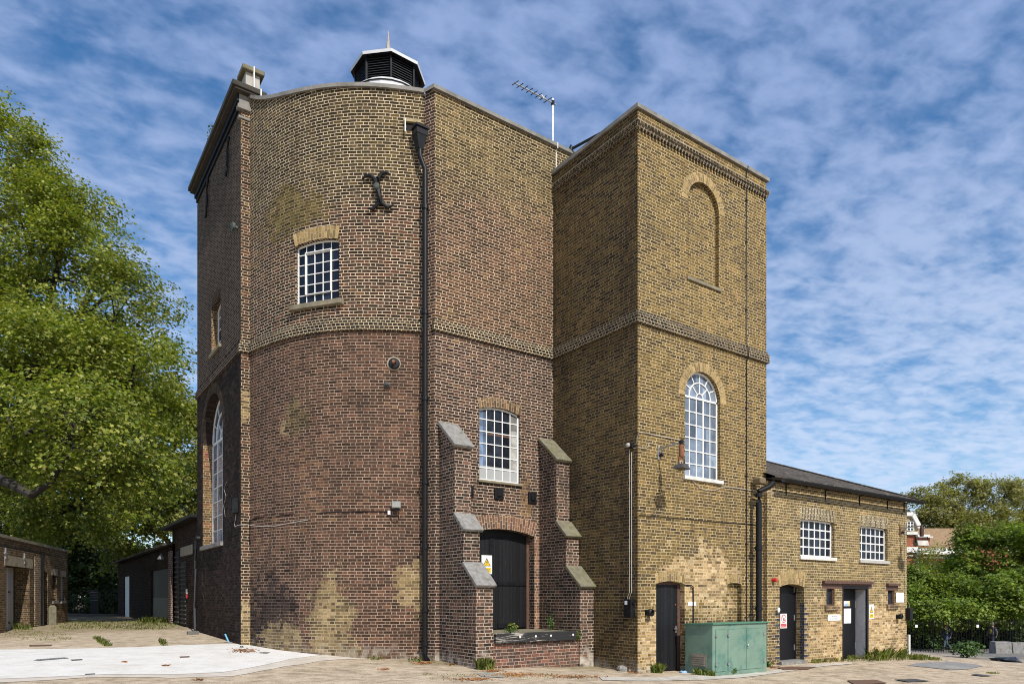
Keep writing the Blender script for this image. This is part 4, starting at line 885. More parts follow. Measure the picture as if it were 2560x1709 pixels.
cable('black clipped cable running round the bowed wall to the small floodlight', bow_path([(626,1358),(626,1300),(640,1294),(720,1286),(816,1280),(900,1278),(970,1278)], .016), .013, M_black)
s_ = MB(); uu, zz = bow_z(974, 1281); pl_ = bow_plane(uu); pl_.box(s_, uu-.04, uu+.04, zz-.05, zz+.05, 0, .05); tag(s_.build('junction_box', M_whitepvc, bevel=.008), 'small white junction box on the bowed wall left of the grey floodlight', 'junction box')
cable('short looped black wire drooping below the grey bow floodlight', bow_path([(975,1287),(979,1298),(988,1304),(995,1300),(997,1289)], .03), .009, M_black)
cable('loose white cable drooping across the left of the bowed wall', bow_path([(624,1312),(650,1315),(690,1314),(730,1306),(770,1299)], .02), .008, M_cable)
# box and cables on the dark side wall
u, z = SW.hit(588, 1264, .05); mb = MB(); SW.box(mb, u-.13, u+.13, z-.19, z+.19, 0, .10); wb = tag(mb.build('wall_box', M_black, bevel=.012), 'slim black box on the dark side wall next to the pilaster', 'wall box')
cable('white wire looping out of the black box on the dark side wall', [SW.p(*SW.hit(x, y, .03), .03) for x, y in ((590,1284),(589,1296),(586,1308),(588,1316),(594,1312))]+[PB.p(*PB.hit(x, y, .02), .02) for x, y in ((602,1311),(618,1311))], .007, M_cable)
cable('thin loose white wire hanging beside the tall side window', [SW.p(*SW.hit(x, y, .03), .03) for x, y in ((566,1204),(560,1222),(565,1240),(559,1262),(563,1290))], .004, M_cable)
u, z = SW.hit(586, 568, .08); mb = MB(); mb.lathe(SW.p(u, z, 0), SW.n, [(.05,0),(.05,.06),(.11,.08),(.12,.14),(.03,.17)], 12); tag(mb.build('wall_fitting', plain('green_bronze', (.06,.075,.06), .6, var=.4)), 'round dark metal fitting high on the dark side wall', 'wall fitting')
# strut between the parapets
mb = MB(); a = Vector((12.30,14.62,13.93)); b = at_d(1502, 333, 18.6); b2 = a+(b-a)*1.5; mb.bar(a, b2, .05); st = tag(mb.build('roof_strut', M_black), 'black iron strut running from the front parapet to the tower roof', 'strut')
mb = MB(); mb.lathe(a, UP, [(.05,-.03),(.05,.06),(.02,.12)], 8); mb.build('strut_foot', M_black, st)
# tv aerial
mz = at_y(1382, 347, 15.2); AE = thing('tv_aerial', 'silver television aerial with short cross rods on the front parapet', 'aerial', mz)
mtop = at_y(1382, 247, 15.2); mb = MB(); mb.tube([Vector((mtop.x, mtop.y, 13.2)), mtop], .02, 8); mb.build('mast', M_galv, AE, smooth=True)
Dm = (mtop-EYE).dot(FW); e0 = at_d(1286.4, 207, Dm*1234/1285*1.0); e1 = mtop-UP*.12; dirb = (e0-e1); e2 = e1-dirb*.09
mb = MB(); mb.bar(e2, e0, .028); mb.build('boom', M_galv, AE)
cr = dirb.normalized().cross(UP).normalized()
for k in range(8):
    t_ = .14+.86*k/7*.98; c = e1+dirb*t_; l_ = .11 if k else .13
    mb = MB(); mb.tube([c-cr*l_*1.35-UP*.03, c+cr*l_*1.35+UP*.03], .011, 5); mb.build('cross_rod', M_black, AE)
mb = MB(); c = e1+dirb*.30; mb.tube([c+cr*.10+UP*.02, c+cr*.11+UP*.09, c+cr*.03+UP*.12, c-cr*.10-UP*.10, c-cr*.11-UP*.03], .012, 6); mb.build('dipole_loop', M_whitepvc, AE)
mb = MB(); mb.box(e1.x-.035,e1.x+.035,e1.y-.035,e1.y+.035,e1.z-.05,e1.z+.06); mb.build('mast_clamp', M_black, AE)
# conductor cable down the tower
mb = MB(); pts = [TF.p(TF.hit(1867, y, .03)[0], z, d) for y, z, d in ((900,13.1,.075),(900,12.9,.02),(900,8.42,.02),(900,8.3,.08),(900,8.07,.08),(900,7.95,.02),(900,1.0,.02))]
mb.tube(pts, .013, 6); cd = tag(mb.build('conductor_cable', M_black, smooth=True), 'thin black lightning conductor running down the full height of the tower front', 'cable')
for z in (12.2,11.1,10.2,9.3,7.6,6.7,5.8,4.9,4.0,3.1,2.2): s = MB(); TF.box(s, pts[2].x-.03, pts[2].x+.03, z, z+.03, .0, .04); s.build('cable_clip', M_black, cd)
# pale cables on tower and annex
cable('white cable from the tower corner along to the rusty floodlight bracket', sag(TF, [(1597,1080),(1612,1081),(1650,1090),(1690,1097),(1706,1101),(1708,1108)], .02), .007, M_cable)
cable('white cable sagging from below the arched window across to the annex eaves', sag(TF, [(1712,1182),(1735,1205),(1750,1219),(1770,1226),(1790,1224),(1808,1216),(1840,1219),(1890,1227)], .02)+sag(AF, [(1910,1230),(1980,1236),(2060,1249),(2140,1262),(2220,1272),(2250,1276),(2262,1284),(2263,1400),(2263,1490),(2268,1502),(2273,1509),(2273,1518)], .02), .006, M_cable)
cable('thin dark cable crossing the lower tower front', sag(TF, [(1597,1287),(1650,1291),(1720,1297),(1790,1304),(1890,1311)], .015), .008, M_black)
for i, (x, yt) in enumerate(((1574, 1124), (1579, 1130))):
    cable('white conduit dropping down the tower flank to the black box, '+('left' if i == 0 else 'right')+' of the pair', [TS.p(*TS.hit(a, b, .03), .03) for a, b in ((x,yt),(x,1480),(x-5,1490),(x-6,1499))], .009, M_cable, 'conduit', 'conduit', 'conduits on the tower flank')
cable('white wire wandering from the corner sensor onto the tower front', [TS.p(*TS.hit(a, b, .03), .03) for a, b in ((1581,1113),(1592,1108),(1593,1090))]+sag(TF, [(1597,1081)], .02), .006, M_cable)
cable('curly white wire between the corner sensor and the floodlight bracket', [TS.p(*TS.hit(1584,1120,.03), .03)]+sag(TF, [(1597,1117),(1613,1121),(1620,1117),(1622,1108),(1628,1107),(1636,1110)], .02), .006, M_cable)
u, z = TS.hit(1576, 1113, .08); SE = thing('corner_sensor', 'black sensor with a pale round head at the corner of the tower', 'sensor', TS.p(u, z, 0))
mb = MB(); TS.box(mb, u-.06, u+.06, z-.06, z+.06, 0, .09); mb.build('sensor_box', M_black, SE, bevel=.01)
mb = MB(); c = TS.p(u+.0, z, .16); mb.lathe(c-UP*.05, UP, [(.01,0),(.04,.012),(.055,.05),(.04,.088),(.01,.10)], 12); mb.build('sensor_head', plain('grey_sensor', (.38,.37,.34), .5), SE, smooth=True)
u, z = TS.hit(1571, 1520, .08); MBX = thing('switch_box', 'black switch box on the shaded tower flank below two white conduits', 'switch box', TS.p(u, z, 0))
mb = MB(); TS.box(mb, u-.10, u+.14, z-.22, z+.22, 0, .14); mb.build('box_body', M_black, MBX, bevel=.012)
mb = MB(); TS.box(mb, u-.06, u+.02, z+.09, z+.18, .141, .145); mb.build('rating_plate', M_signw, MBX)
mb = MB(); mb.lathe(TS.p(u+.15, z+.12, .07), TS.t, [(.03,-.02),(.03,.02),(.015,.05)], 8); mb.build('switch_lever', M_black, MBX)
u, z = AF.hit(2270, 1534, .08); u = AX1-.06; SB2 = thing('switch_box', 'black switch box at the far corner of the annex below white wires', 'switch box', AF.p(u, z, 0))
mb = MB(); AF.box(mb, u-.05, u+.16, z-.20, z+.20, 0, .16); mb.build('box_body', M_black, SB2, bevel=.012)
mb = MB(); mb.tube([AF.p(u+.18, z-.2, .06), AF.p(u+.18, z+.2, .06)], .04, 10); mb.build('box_cover', plain('dark_grey_cover', (.06,.06,.07), .5), SB2)
# sounders, alarm, lever
for pl, px, py, lb in ((TF, 1622, 1530, 'black round sounder on the tower left of its plank door'), (AF, 2247, 1540, 'black round sounder near the far corner of the annex')):
    u, z = pl.hit(px, py, .06); mb = MB(); mb.lathe(pl.p(u, z, 0), pl.n, [(.055,0),(.06,.05),(.085,.07),(.09,.16),(.06,.18),(.03,.12)], 14); so = tag(mb.build('sounder', M_black, smooth=True), lb, 'sounder')
    mb = MB(); pl.box(mb, u-.07, u+.07, z-.07, z+.07, .0, .02); mb.build('back_plate', M_black, so)
u, z = AF.hit(1936, 1449, .05); mb = MB(); mb.lathe(AF.p(u, z, .03), AF.n, [(.055,0),(.06,.05),(.045,.09),(.01,.10)], 14); al = tag(mb.build('fire_alarm', M_redl, smooth=True), 'small red fire alarm sounder left of the louvred annex door', 'alarm')
mb = MB(); AF.box(mb, u-.06, u+.05, z-.05, z+.05, 0, .03); mb.build('back_plate', M_redl, al)
u, z = AF.hit(1945, 1523.5, .05); mb = MB(); mb.lathe(AF.p(u, z, 0), AF.n, [(.02,0),(.02,.05),(.055,.055),(.06,.08),(.03,.09)], 14); tag(mb.build('bell_push', M_whitepvc, smooth=True), 'round white knob beside the louvred annex door', 'bell push')
cable('black conduit bent round from the tower door head down to the ground', [TF.p(*TF.hit(a, b, .03), .03) for a, b in ((1712,1461),(1728,1462),(1733,1466),(1733.5,1500),(1733.5,1655))], .014, M_black, 'conduit', 'conduit')
gp = on_ground(2271, 1632); mb = MB(); p0 = AF.p(AX1-.02, gz(AX1, 11.3)-.05, .06); mb.box(p0.x-.0,p0.x+.07,p0.y-.03,p0.y+.03,p0.z,p0.z+.80); tag(mb.build('guard_post', M_whitepvc), 'pale square guard post at the foot of the annex corner', 'post')
# ------------------------------------------------------------------ signs
def lettering(parent, pl, txt, u, z, d, size, mat, name='lettering'):
    c = bpy.data.curves.new(name, 'FONT'); c.body = txt; c.size = size; c.align_x = 'CENTER'; c.align_y = 'CENTER'; c.space_line = .95
    o0 = bpy.data.objects.new('text_source', c); COL.objects.link(o0); bpy.context.view_layer.update()
    me = bpy.data.meshes.new_from_object(o0.evaluated_get(bpy.context.evaluated_depsgraph_get())); me.name = name; me.materials.clear(); me.materials.append(mat)
    bpy.data.objects.remove(o0); bpy.data.curves.remove(c); o = bpy.data.objects.new(name, me); COL.objects.link(o)
    M = Matrix((( pl.t.x, 0, pl.n.x, 0), (pl.t.y, 0, pl.n.y, 0), (0, 1, 0, 0), (0, 0, 0, 1))); M.translation = pl.p(u, z, d)
    o.matrix_world = M; o.parent = parent; o.matrix_parent_inverse = parent.matrix_world.inverted(); return o
def sign_board(label, pl, l, r, t, b, d, mat=None, name='notice', cat='sign'):
    u0, zt = pl.hit(l, t, d); u1, zb = pl.hit(r, b, d); zt2 = pl.hit(r, t, d)[1]; zt = (zt+zt2)/2
    mb = MB(); pl.box(mb, u0, u1, zb, zt, d-.006, d); return tag(mb.build(name, mat or M_signw), label, cat), u0, u1, zb, zt
def tri(pl, u, z, r, d):   # equilateral triangle pointing up, r = half base
    return [pl.p(u-r, z, d), pl.p(u+r, z, d), pl.p(u, z+1.73*r, d)]
def hazard(label, pl, l, r, t, b, d, txt, man=False):
    o, u0, u1, z0, z1 = sign_board(label, pl, l, r, t, b, d, name='hazard_sign')
    w, h = u1-u0, z1-z0; uc = (u0+u1)/2; rr = w*.38; zz = z0+h*.42
    m_ = MB(); m_.quad(*tri(pl, uc, zz, rr, d+.0012)); m_.build('triangle_border', M_signk, o)
    m_ = MB(); m_.quad(*tri(pl, uc, zz+rr*.14, rr*.76, d+.0024)); m_.build('triangle', M_signy, o)
    m_ = MB(); P = [(.10,1.25),(-.22,.72),(-.02,.72),(-.10,.25),(.24,.86),(.03,.86),(.26,1.25)] if not man else [(-.08,1.2),(-.2,.75),(-.05,.72),(-.14,.25),(.2,.75),(.05,.8),(.14,1.2)]
    m_.quad(*[pl.p(uc+a*rr, zz+b*rr*.98, d+.0036) for a, b in P]); m_.build('lightning_bolt', M_signk, o)
    m_ = MB(); m_.quad(pl.p(u0+w*.1,z0+h*.07,d+.0012), pl.p(u1-w*.1,z0+h*.07,d+.0012), pl.p(u1-w*.1,z0+h*.34,d+.0012), pl.p(u0+w*.1,z0+h*.34,d+.0012)); m_.build('text_panel', M_signy, o)
    lettering(o, pl, txt, uc, z0+h*.205, d+.0026, h*.085, M_signk); return o
hazard('yellow and white electrical hazard sign on the black plank door behind the buttress', FR, 1204, 1230, 1387, 1434, -.232, 'ELECTRICAL\nHAZARD')
hazard('yellow and white electrical warning sign on brick right of the recessed annex door', AF, 2172.4, 2185, 1509.6, 1545.7, .01, 'DANGER\n230 volts')
o, u0, u1, z0, z1 = sign_board('white notice reading fire door do not obstruct on the annex wall', AF, 2070, 2101.4, 1535, 1549.5, .012)
lettering(o, AF, 'FIRE DOOR', (u0+u1)/2, z0+(z1-z0)*.68, .0135, (z1-z0)*.30, M_signk); lettering(o, AF, 'DO NOT OBSTRUCT', (u0+u1)/2, z0+(z1-z0)*.28, .0135, (z1-z0)*.27, M_signk)
o, u0, u1, z0, z1 = sign_board('red and white prohibition sign on the louvred black door', AF, 1951, 1967.3, 1533, 1568.8, -.252, name='prohibition_sign')
uc, zc, rr = (u0+u1)/2, z0+(z1-z0)*.66, (u1-u0)*.38
m_ = MB()
for k in range(24):
    a, b = k*math.pi/12, (k+1)*math.pi/12; m_.quad(*[AF.p(uc+r*math.cos(x), zc+r*math.sin(x), -.2505) for r, x in ((rr*.8,a),(rr,a),(rr,b),(rr*.8,b))])
m_.quad(*[AF.p(uc+a*rr, zc+b*rr, -.2503) for a, b in ((-.68,.54),(.54,-.68),(.68,-.54),(-.54,.68))]); m_.build('prohibition_ring', M_signr, o)
m_ = MB(); m_.quad(*[AF.p(uc+a*rr, zc+b*rr, -.2509) for a, b in ((-.1,-.6),(.15,-.6),(.35,-.05),(.3,.35),(.1,.1),(-.2,.0))]); m_.build('hand_symbol', M_signk, o)
for k in range(3): m_ = MB(); zz = z0+(z1-z0)*(.06+.09*k); m_.quad(AF.p(u0+.02,zz,-.2505), AF.p(u1-.02,zz,-.2505), AF.p(u1-.02,zz+.03,-.2505), AF.p(u0+.02,zz+.03,-.2505)); m_.build('text_band', M_signr, o)
o, u0, u1, z0, z1 = sign_board('small blue white and yellow safety sticker high on the recessed annex door', AF, 2108.5, 2125, 1501.4, 1513.7, -.312, name='safety_sticker')
for k in range(3): m_ = MB(); zz = z0+.012+k*.026; m_.quad(AF.p(u0+.05,zz,-.3105), AF.p(u1-.06,zz,-.3105), AF.p(u1-.06,zz+.016,-.3105), AF.p(u0+.05,zz+.016,-.3105)); m_.build('blue_band', M_signb, o)
m_ = MB(); m_.quad(AF.p(u1-.055,z0+.005,-.3105), AF.p(u1-.003,z0+.005,-.3105), AF.p(u1-.003,z1-.005,-.3105), AF.p(u1-.055,z1-.005,-.3105)); m_.build('yellow_band', M_signy, o)
sign_board('plain white notice sheet below the blue sticker on the recessed annex door', AF, 2108.5, 2127.5, 1520, 1556.5, -.312)
o, u0, u1, z0, z1 = sign_board('white double panel fixed near the tiny right window of the annex', AF, 2240.6, 2259.6, 1480.3, 1504.6, .03, name='white_panel', cat='panel')
m_ = MB(); AF.box(m_, (u0+u1)/2-.004, (u0+u1)/2+.004, z0, z1, .03, .032); m_.build('panel_seam', plain('seam_grey', (.35,.35,.34), .7), o)
sign_board('small blank white plate on pale brick between tower door and cabinet', TF, 1720, 1740, 1503, 1513.3, .01)
# ------------------------------------------------------------------ green equipment cabinet
yc = 10.52; c0 = at_y(1781.3, 1686, yc); c1 = at_y(1916.8, 1672, yc); zb0, zt = -.14, at_y(1781.3, 1560, yc).z
CB = thing('equipment_cabinet', 'faded green steel equipment cabinet with three doors against the tower', 'cabinet', (c0.x, yc, -.1))
x0, x1 = c0.x, c1.x; yb = 11.34
mb = MB(); mb.hexa([(x0,yc,zb0-.25),(x1,yc,zb0-.25),(x1,yb,zb0-.25),(x0,yb,zb0-.25),(x0,yc,zt),(x1,yc,zt),(x1,yb,zt-.03),(x0,yb,zt-.03)]); mb.build('body', M_greencab, CB, bevel=.008)
mb = MB(); mb.hexa([(x0-.03,yc-.04,zt),(x1+.04,yc-.04,zt),(x1+.04,yb,zt-.03),(x0-.03,yb,zt-.03),(x0-.03,yc-.04,zt+.035),(x1+.04,yc-.04,zt+.035),(x1+.04,yb,zt+.005),(x0-.03,yb,zt+.005)]); mb.build('lid', plain('green_lid', (.075,.20,.135), .5, var=.15), CB)
Wc = x1-x0; Hc = zt-zb0
for k, (a, b) in enumerate(((.055,.225),(.27,.60),(.605,.935))):
    mb = MB(); mb.box(x0+Wc*a, x0+Wc*b, yc-.012, yc-.001, zb0+.10, zt-.13); d_ = mb.build('cabinet_door', M_greencab, CB, bevel=.004)
    s = MB(); s.box(x0+Wc*a-.008, x0+Wc*b+.008, yc-.003, yc-.0005, zb0+.092, zt-.122); s.build('door_gap', M_greendk, d_)
    hxs = x0+Wc*(a if k < 2 else b)
    for z in (zb0+.27, zt-.27): s = MB(); s.box(hxs-.035, hxs+.05, yc-.03, yc-.012, z-.02, z+.02); s.box(hxs-.012, hxs+.012, yc-.035, yc-.01, z-.04, z+.04); s.build('hinge', M_galv, d_)
mb = MB(); mb.lathe((x0+Wc*.63, yc-.012, zb0+Hc*.56), (0,-1,0), [(.03,0),(.03,.02),(.015,.03)], 10); mb.box(x0+Wc*.63-.015,x0+Wc*.63+.015,yc-.03,yc-.012,zb0+Hc*.50,zb0+Hc*.58); mb.build('cabinet_lock', M_galv, CB)
CP = Plane((x0, 0), (0, -1)); mb = MB(); v0 = -yc-.62
CP.box(mb, v0, v0+.44, zb0+.20, zb0+.50, -.005, .012); vt = mb.build('side_vent', plain('vent_metal', (.30,.24,.18), .6, metal=.3, var=.3), CB)
for j in range(5): s = MB(); CP.box(s, v0+.05, v0+.40, zb0+.235+j*.05, zb0+.255+j*.05, .012, .028); s.build('vent_slat', M_galv, vt)

# ================================================================== LEFT YARD BUILDINGS
G0 = at_d(0, 1582, 22.2); G1 = at_d(171, 1554, 30); GD = (G1-G0); GD.z = 0; GL_ = GD.length; GP = Plane((G0.x, G0.y), (GD.x, GD.y))
GA = thing('garage_block', 'low flat roofed brick garage block on the left under the trees', 'building', (G0.x, G0.y, .5))
gu0, gu1 = -5., GP.hit(158*1.0+11, 1500)[0]; gzt = 3.62
OG1 = Opening(GP.hit(15,1560)[0], GP.hit(74,1560)[0], .45, GP.hit(45,1416)[1], 0, .45, door=True)
OG2 = Opening(GP.hit(104.5,1540)[0], GP.hit(119.5,1540)[0], .5, GP.hit(112,1429)[1], 0, .18, door=True)
OG3 = Opening(GP.hit(131,1500)[0], GP.hit(142,1500)[0], GP.hit(136,1501)[1], GP.hit(136,1437)[1], 0, .12)
OG4 = Opening(GP.hit(152,1500)[0], GP.hit(162.5,1500)[0], GP.hit(157,1501)[1], GP.hit(157,1441)[1], 0, .12)
mb = MB(); plane_wall(mb, GP, gu0, gu1, -.2, gzt, (OG1, OG2, OG3, OG4)); mb.build('front_wall', M_gar, GA)
mb = MB(); e0, e1 = GP.p(gu1,0), GP.p(gu1,0,-7); mb.quad(e0-UP*.2, e1-UP*.2, e1+UP*gzt, e0+UP*gzt); f0, f1 = GP.p(gu0,0,-7), GP.p(gu0,0); mb.quad(f0-UP*.2, f1-UP*.2, f1+UP*gzt, f0+UP*gzt); mb.build('end_wall', M_gar, GA)
mb = MB(); GP.box(mb, gu0, gu1+.05, gzt, gzt+.10, -.35, .05); mb.build('coping', M_silld, GA)
mb = MB(); GP.box(mb, gu0, gu1, gzt-.3, gzt-.22, -7, -.0); mb.build('roof', plain('felt_roof', (.07,.068,.065), .9), GA)
mb = MB(); GP.box(mb, OG1.u0-.15, OG1.u1+.35, OG1.zs, OG1.zs+.33, -.2, .012); mb.build('lintel', plain('concrete_lintel', (.30,.25,.17), .9, var=.25, dirt=(.12,.10,.07,.6)), GA)
mb = MB(); GP.box(mb, OG1.u0, OG1.u0+.78*(OG1.u1-OG1.u0), .45, OG1.zs-.02, -.40, -.34); g_ = mb.build('garage_door', M_greydoor, GA)
for z in (.8, 1.85, 2.95): s = MB(); uh = OG1.u0+.60*(OG1.u1-OG1.u0); GP.box(s, uh-.08, uh+.08, z, z+.06, -.34, -.325); s.build('hinge', M_black, g_)
mb = MB(); GP.box(mb, OG2.u0, OG2.u1, .5, OG2.zs-.35, -.17, -.12); gd2 = mb.build('grey_door', plain('pale_grey_door', (.46,.45,.45), .5, var=.08), GA)
mb = MB(); GP.box(mb, OG2.u0, OG2.u1, OG2.zs-.33, OG2.zs, -.16, -.13); mb.build('door_fanlight', M_gl_dark, GA)
for o, mt in ((OG3, M_gl_dark), (OG4, plain('boarded_window', (.34,.36,.40), .6, var=.15))):
    mb = MB(); GP.box(mb, o.u0, o.u1, o.z0, o.zs, -.12, -.09); w = mb.build('window', mt, GA)
    s = MB(); GP.box(s, o.u0-.06, o.u1+.06, o.z0-.1, o.z0, -.1, .05); s.build('sill', M_conc, w)
    s = MB(); GP.box(s, o.u0-.1, o.u1+.1, o.zs, o.zs+.25, -.1, .01); s.build('lintel', bpy.data.materials['concrete_lintel'], w)
u = GP.hit(100, 1500)[0]; mb = MB(); mb.tube([GP.p(u, 3.3, .08), GP.p(u, .62, .08), GP.p(u, .55, .2)], .06, 8); mb.build('downpipe', M_black, GA, smooth=True)
mb = MB(); GP.box(mb, OG1.u1+.55, OG1.u1+1.5, .3, 3.2, -.05, .03); mb.build('brick_pier', brick('whitewashed_pier_brick', P_gar, (.5,.46,.4), .007, soot=.5), GA)
for px, py in ((15,1382),(62,1395)):
    u, z = GP.hit(px, py, .03); s = MB(); GP.box(s, u-.02, u+.02, z-.18, z+.18, 0, .04); GP.box(s, u-.1, u+.1, z-.03, z+.03, 0, .045); s.build('wall_bracket', M_galv, GA)
gb = on_ground(131, 1561); BO = thing('concrete_post', 'square pale concrete post standing by the garage wall', 'post', gb)
mb = MB(); mb.box(gb.x-.13,gb.x+.13,gb.y-.13,gb.y+.13,gb.z-.1,gb.z+.68); mb.build('shaft', M_moss, BO, bevel=.02)
mb = MB(); mb.hexa([(gb.x+sx*s,gb.y+sy*s,gb.z+zz) for s, zz in ((.13,.68),(.06,.76)) for sx, sy in ((-1,-1),(1,-1),(1,1),(-1,1))]); mb.build('cap', M_moss, BO)
# louvred shed against the side wall
LP = Plane((4.85, 0), (0, -1)); ya = LP.hit(431, 1400)[0]
LS = thing('louvred_shed', 'tall dark brick shed with two louvre panels behind the side wall', 'building', (5, 27, .6))
lz = at_x(489, 1284, 4.5).z-.02
mb = MB(); plane_wall(mb, LP, ya, -24.3, -.2, lz); mb.build('front_wall', M_shed, LS)
mb = MB(); q0, q1 = LP.p(ya,0), LP.p(ya,0,-6); mb.quad(q1-UP*.2, q0-UP*.2, q0+UP*lz, q1+UP*lz); mb.build('end_wall', M_shed, LS)
mb = MB(); mb.hexa([LP.p(a, z, d) for z in (0, .1) for a, d in ((ya-.35,.38),(-24.3,.38),(-24.3,-6),(ya-.35,-6))]); 
for v in mb.v: v.z += lz
mb.build('roof', M_black, LS)
for l, r, t, b in ((439,447.7,1379,1552),(453,466,1405,1552)):
    a, z1 = LP.hit(l, t); c, z0 = LP.hit(r, b); mb = MB(); LP.box(mb, a, c, .7, z1, -.02, .006); lp = mb.build('louvre_panel', plain('dark_louvre', (.016,.015,.014), .7), LS)
    n_ = 14
    for j in range(n_): s = MB(); zz = .75+(z1-.8)*j/n_; s.hexa([LP.p(x, zz+dz, d) for dz, dd in ((0,0),(.05,0)) for x, d in ((a,.05),(c,.05),(c,.0),(a,.0))]); s.build('louvre_slat', plain('shed_slat', (.06,.055,.05), .7), lp)
a, z1 = LP.hit(452.5, 1372); c, z0 = LP.hit(482, 1378); mb = MB(); LP.box(mb, a, c, z1-.28, z1+.05, -.05, .02); mb.build('lintel', bpy.data.materials['concrete_lintel'], LS)
a, z1 = LP.hit(466, 1487, .02); mb = MB(); LP.box(mb, a-.08, a+.08, z1-.10, z1+.06, 0, .03); fs = tag(mb.build('fire_notice', M_redl), 'small red and white notice beside the louvres of the dark shed', 'sign'); s = MB(); LP.box(s, a-.08, a+.08, z1+.065, z1+.22, 0, .03); s.build('white_notice', M_signw, fs)
# long low shed
SP = Plane((4.75, 0), (0, -1)); sa, sb = SP.hit(295, 1500)[0], SP.hit(431, 1500)[0]
SH = thing('long_shed', 'long low dark brick shed along the right of the alley', 'building', (5, 38, .6))
sz = at_x(431, 1356, 4.6).z
OS_1 = Opening(SP.hit(376.8,1500)[0], SP.hit(420,1500)[0], .5, SP.hit(420,1418)[1], 0, .15, door=True)
OS_2 = Opening(SP.hit(309.5,1500)[0], SP.hit(323,1500)[0], .5, SP.hit(316,1440)[1], 0, .12, door=True)
mb = MB(); plane_wall(mb, SP, sa, sb-.01, -.2, sz, (OS_1, OS_2)); mb.build('front_wall', M_shed, SH)
mb = MB(); q0, q1 = SP.p(sa,0), SP.p(sa,0,-6); mb.quad(q1-UP*.2, q0-UP*.2, q0+UP*(sz), q1+UP*(sz+1.4)); mb.build('end_wall', M_shed, SH)
mb = MB(); mb.hexa([SP.p(a, z, d) for dz in (0,.08) for a, d, z in ((sa-.4,.35,sz-.06+dz),(sb,.35,sz-.06+dz),(sb,-6,sz+1.5+dz),(sa-.4,-6,sz+1.5+dz))]); mb.build('roof', M_slate, SH)
mb = MB(); SP.box(mb, OS_1.u0, OS_1.u1, .5, OS_1.zs, -.14, -.08); sd = mb.build('shed_door', planks('weathered_shed_door', (.013,.011,.009), (.12,.095,.07), .14, .8), SH)
mb = MB(); zm = .5+(OS_1.zs-.5)*.50; SP.box(mb, OS_1.u0, OS_1.u1, .5, zm, -.078, -.07); mb.build('door_panel', M_black, sd)
mb = MB(); SP.box(mb, OS_2.u0, OS_2.u1, .5, OS_2.zs, -.11, -.06); mb.build('white_door', M_white, SH)
mb = MB(); SP.box(mb, sb-.55, sb-.02, .3, sz-.25, -.02, .06); mb.build('brick_pier', brick('shed_pier_brick', [(0., (.05,.035,.03)), (1., (.14,.075,.055))], (.34,.29,.25), .008), SH)
mb = MB()
for k in range(14): u_ = OS_1.u0-1.8+k*.27; SP.box(mb, u_, u_+.11, OS_1.zs+.06, OS_1.zs+.14, -.02, .03)
mb.build('dentil_row', M_shed, SH)
u, z = SP.hit(408, 1392, .2); SL = thing('swan_neck_lamp', 'small swan neck wall lamp above the shed doors', 'wall lamp', SP.p(u, z, 0))
mb = MB(); mb.tube([SP.p(u, z+.1, 0), SP.p(u, z+.25, .1), SP.p(u, z+.25, .22), SP.p(u, z+.1, .27)], .015, 6); mb.build('lamp_arm', M_black, SL)
mb = MB(); mb.lathe(SP.p(u, z-.08, .27), UP, [(.15,0),(.10,.09),(.03,.17),(.02,.2)], 12); mb.build('lamp_shade', plain('dull_zinc', (.13,.13,.125), .6), SL)

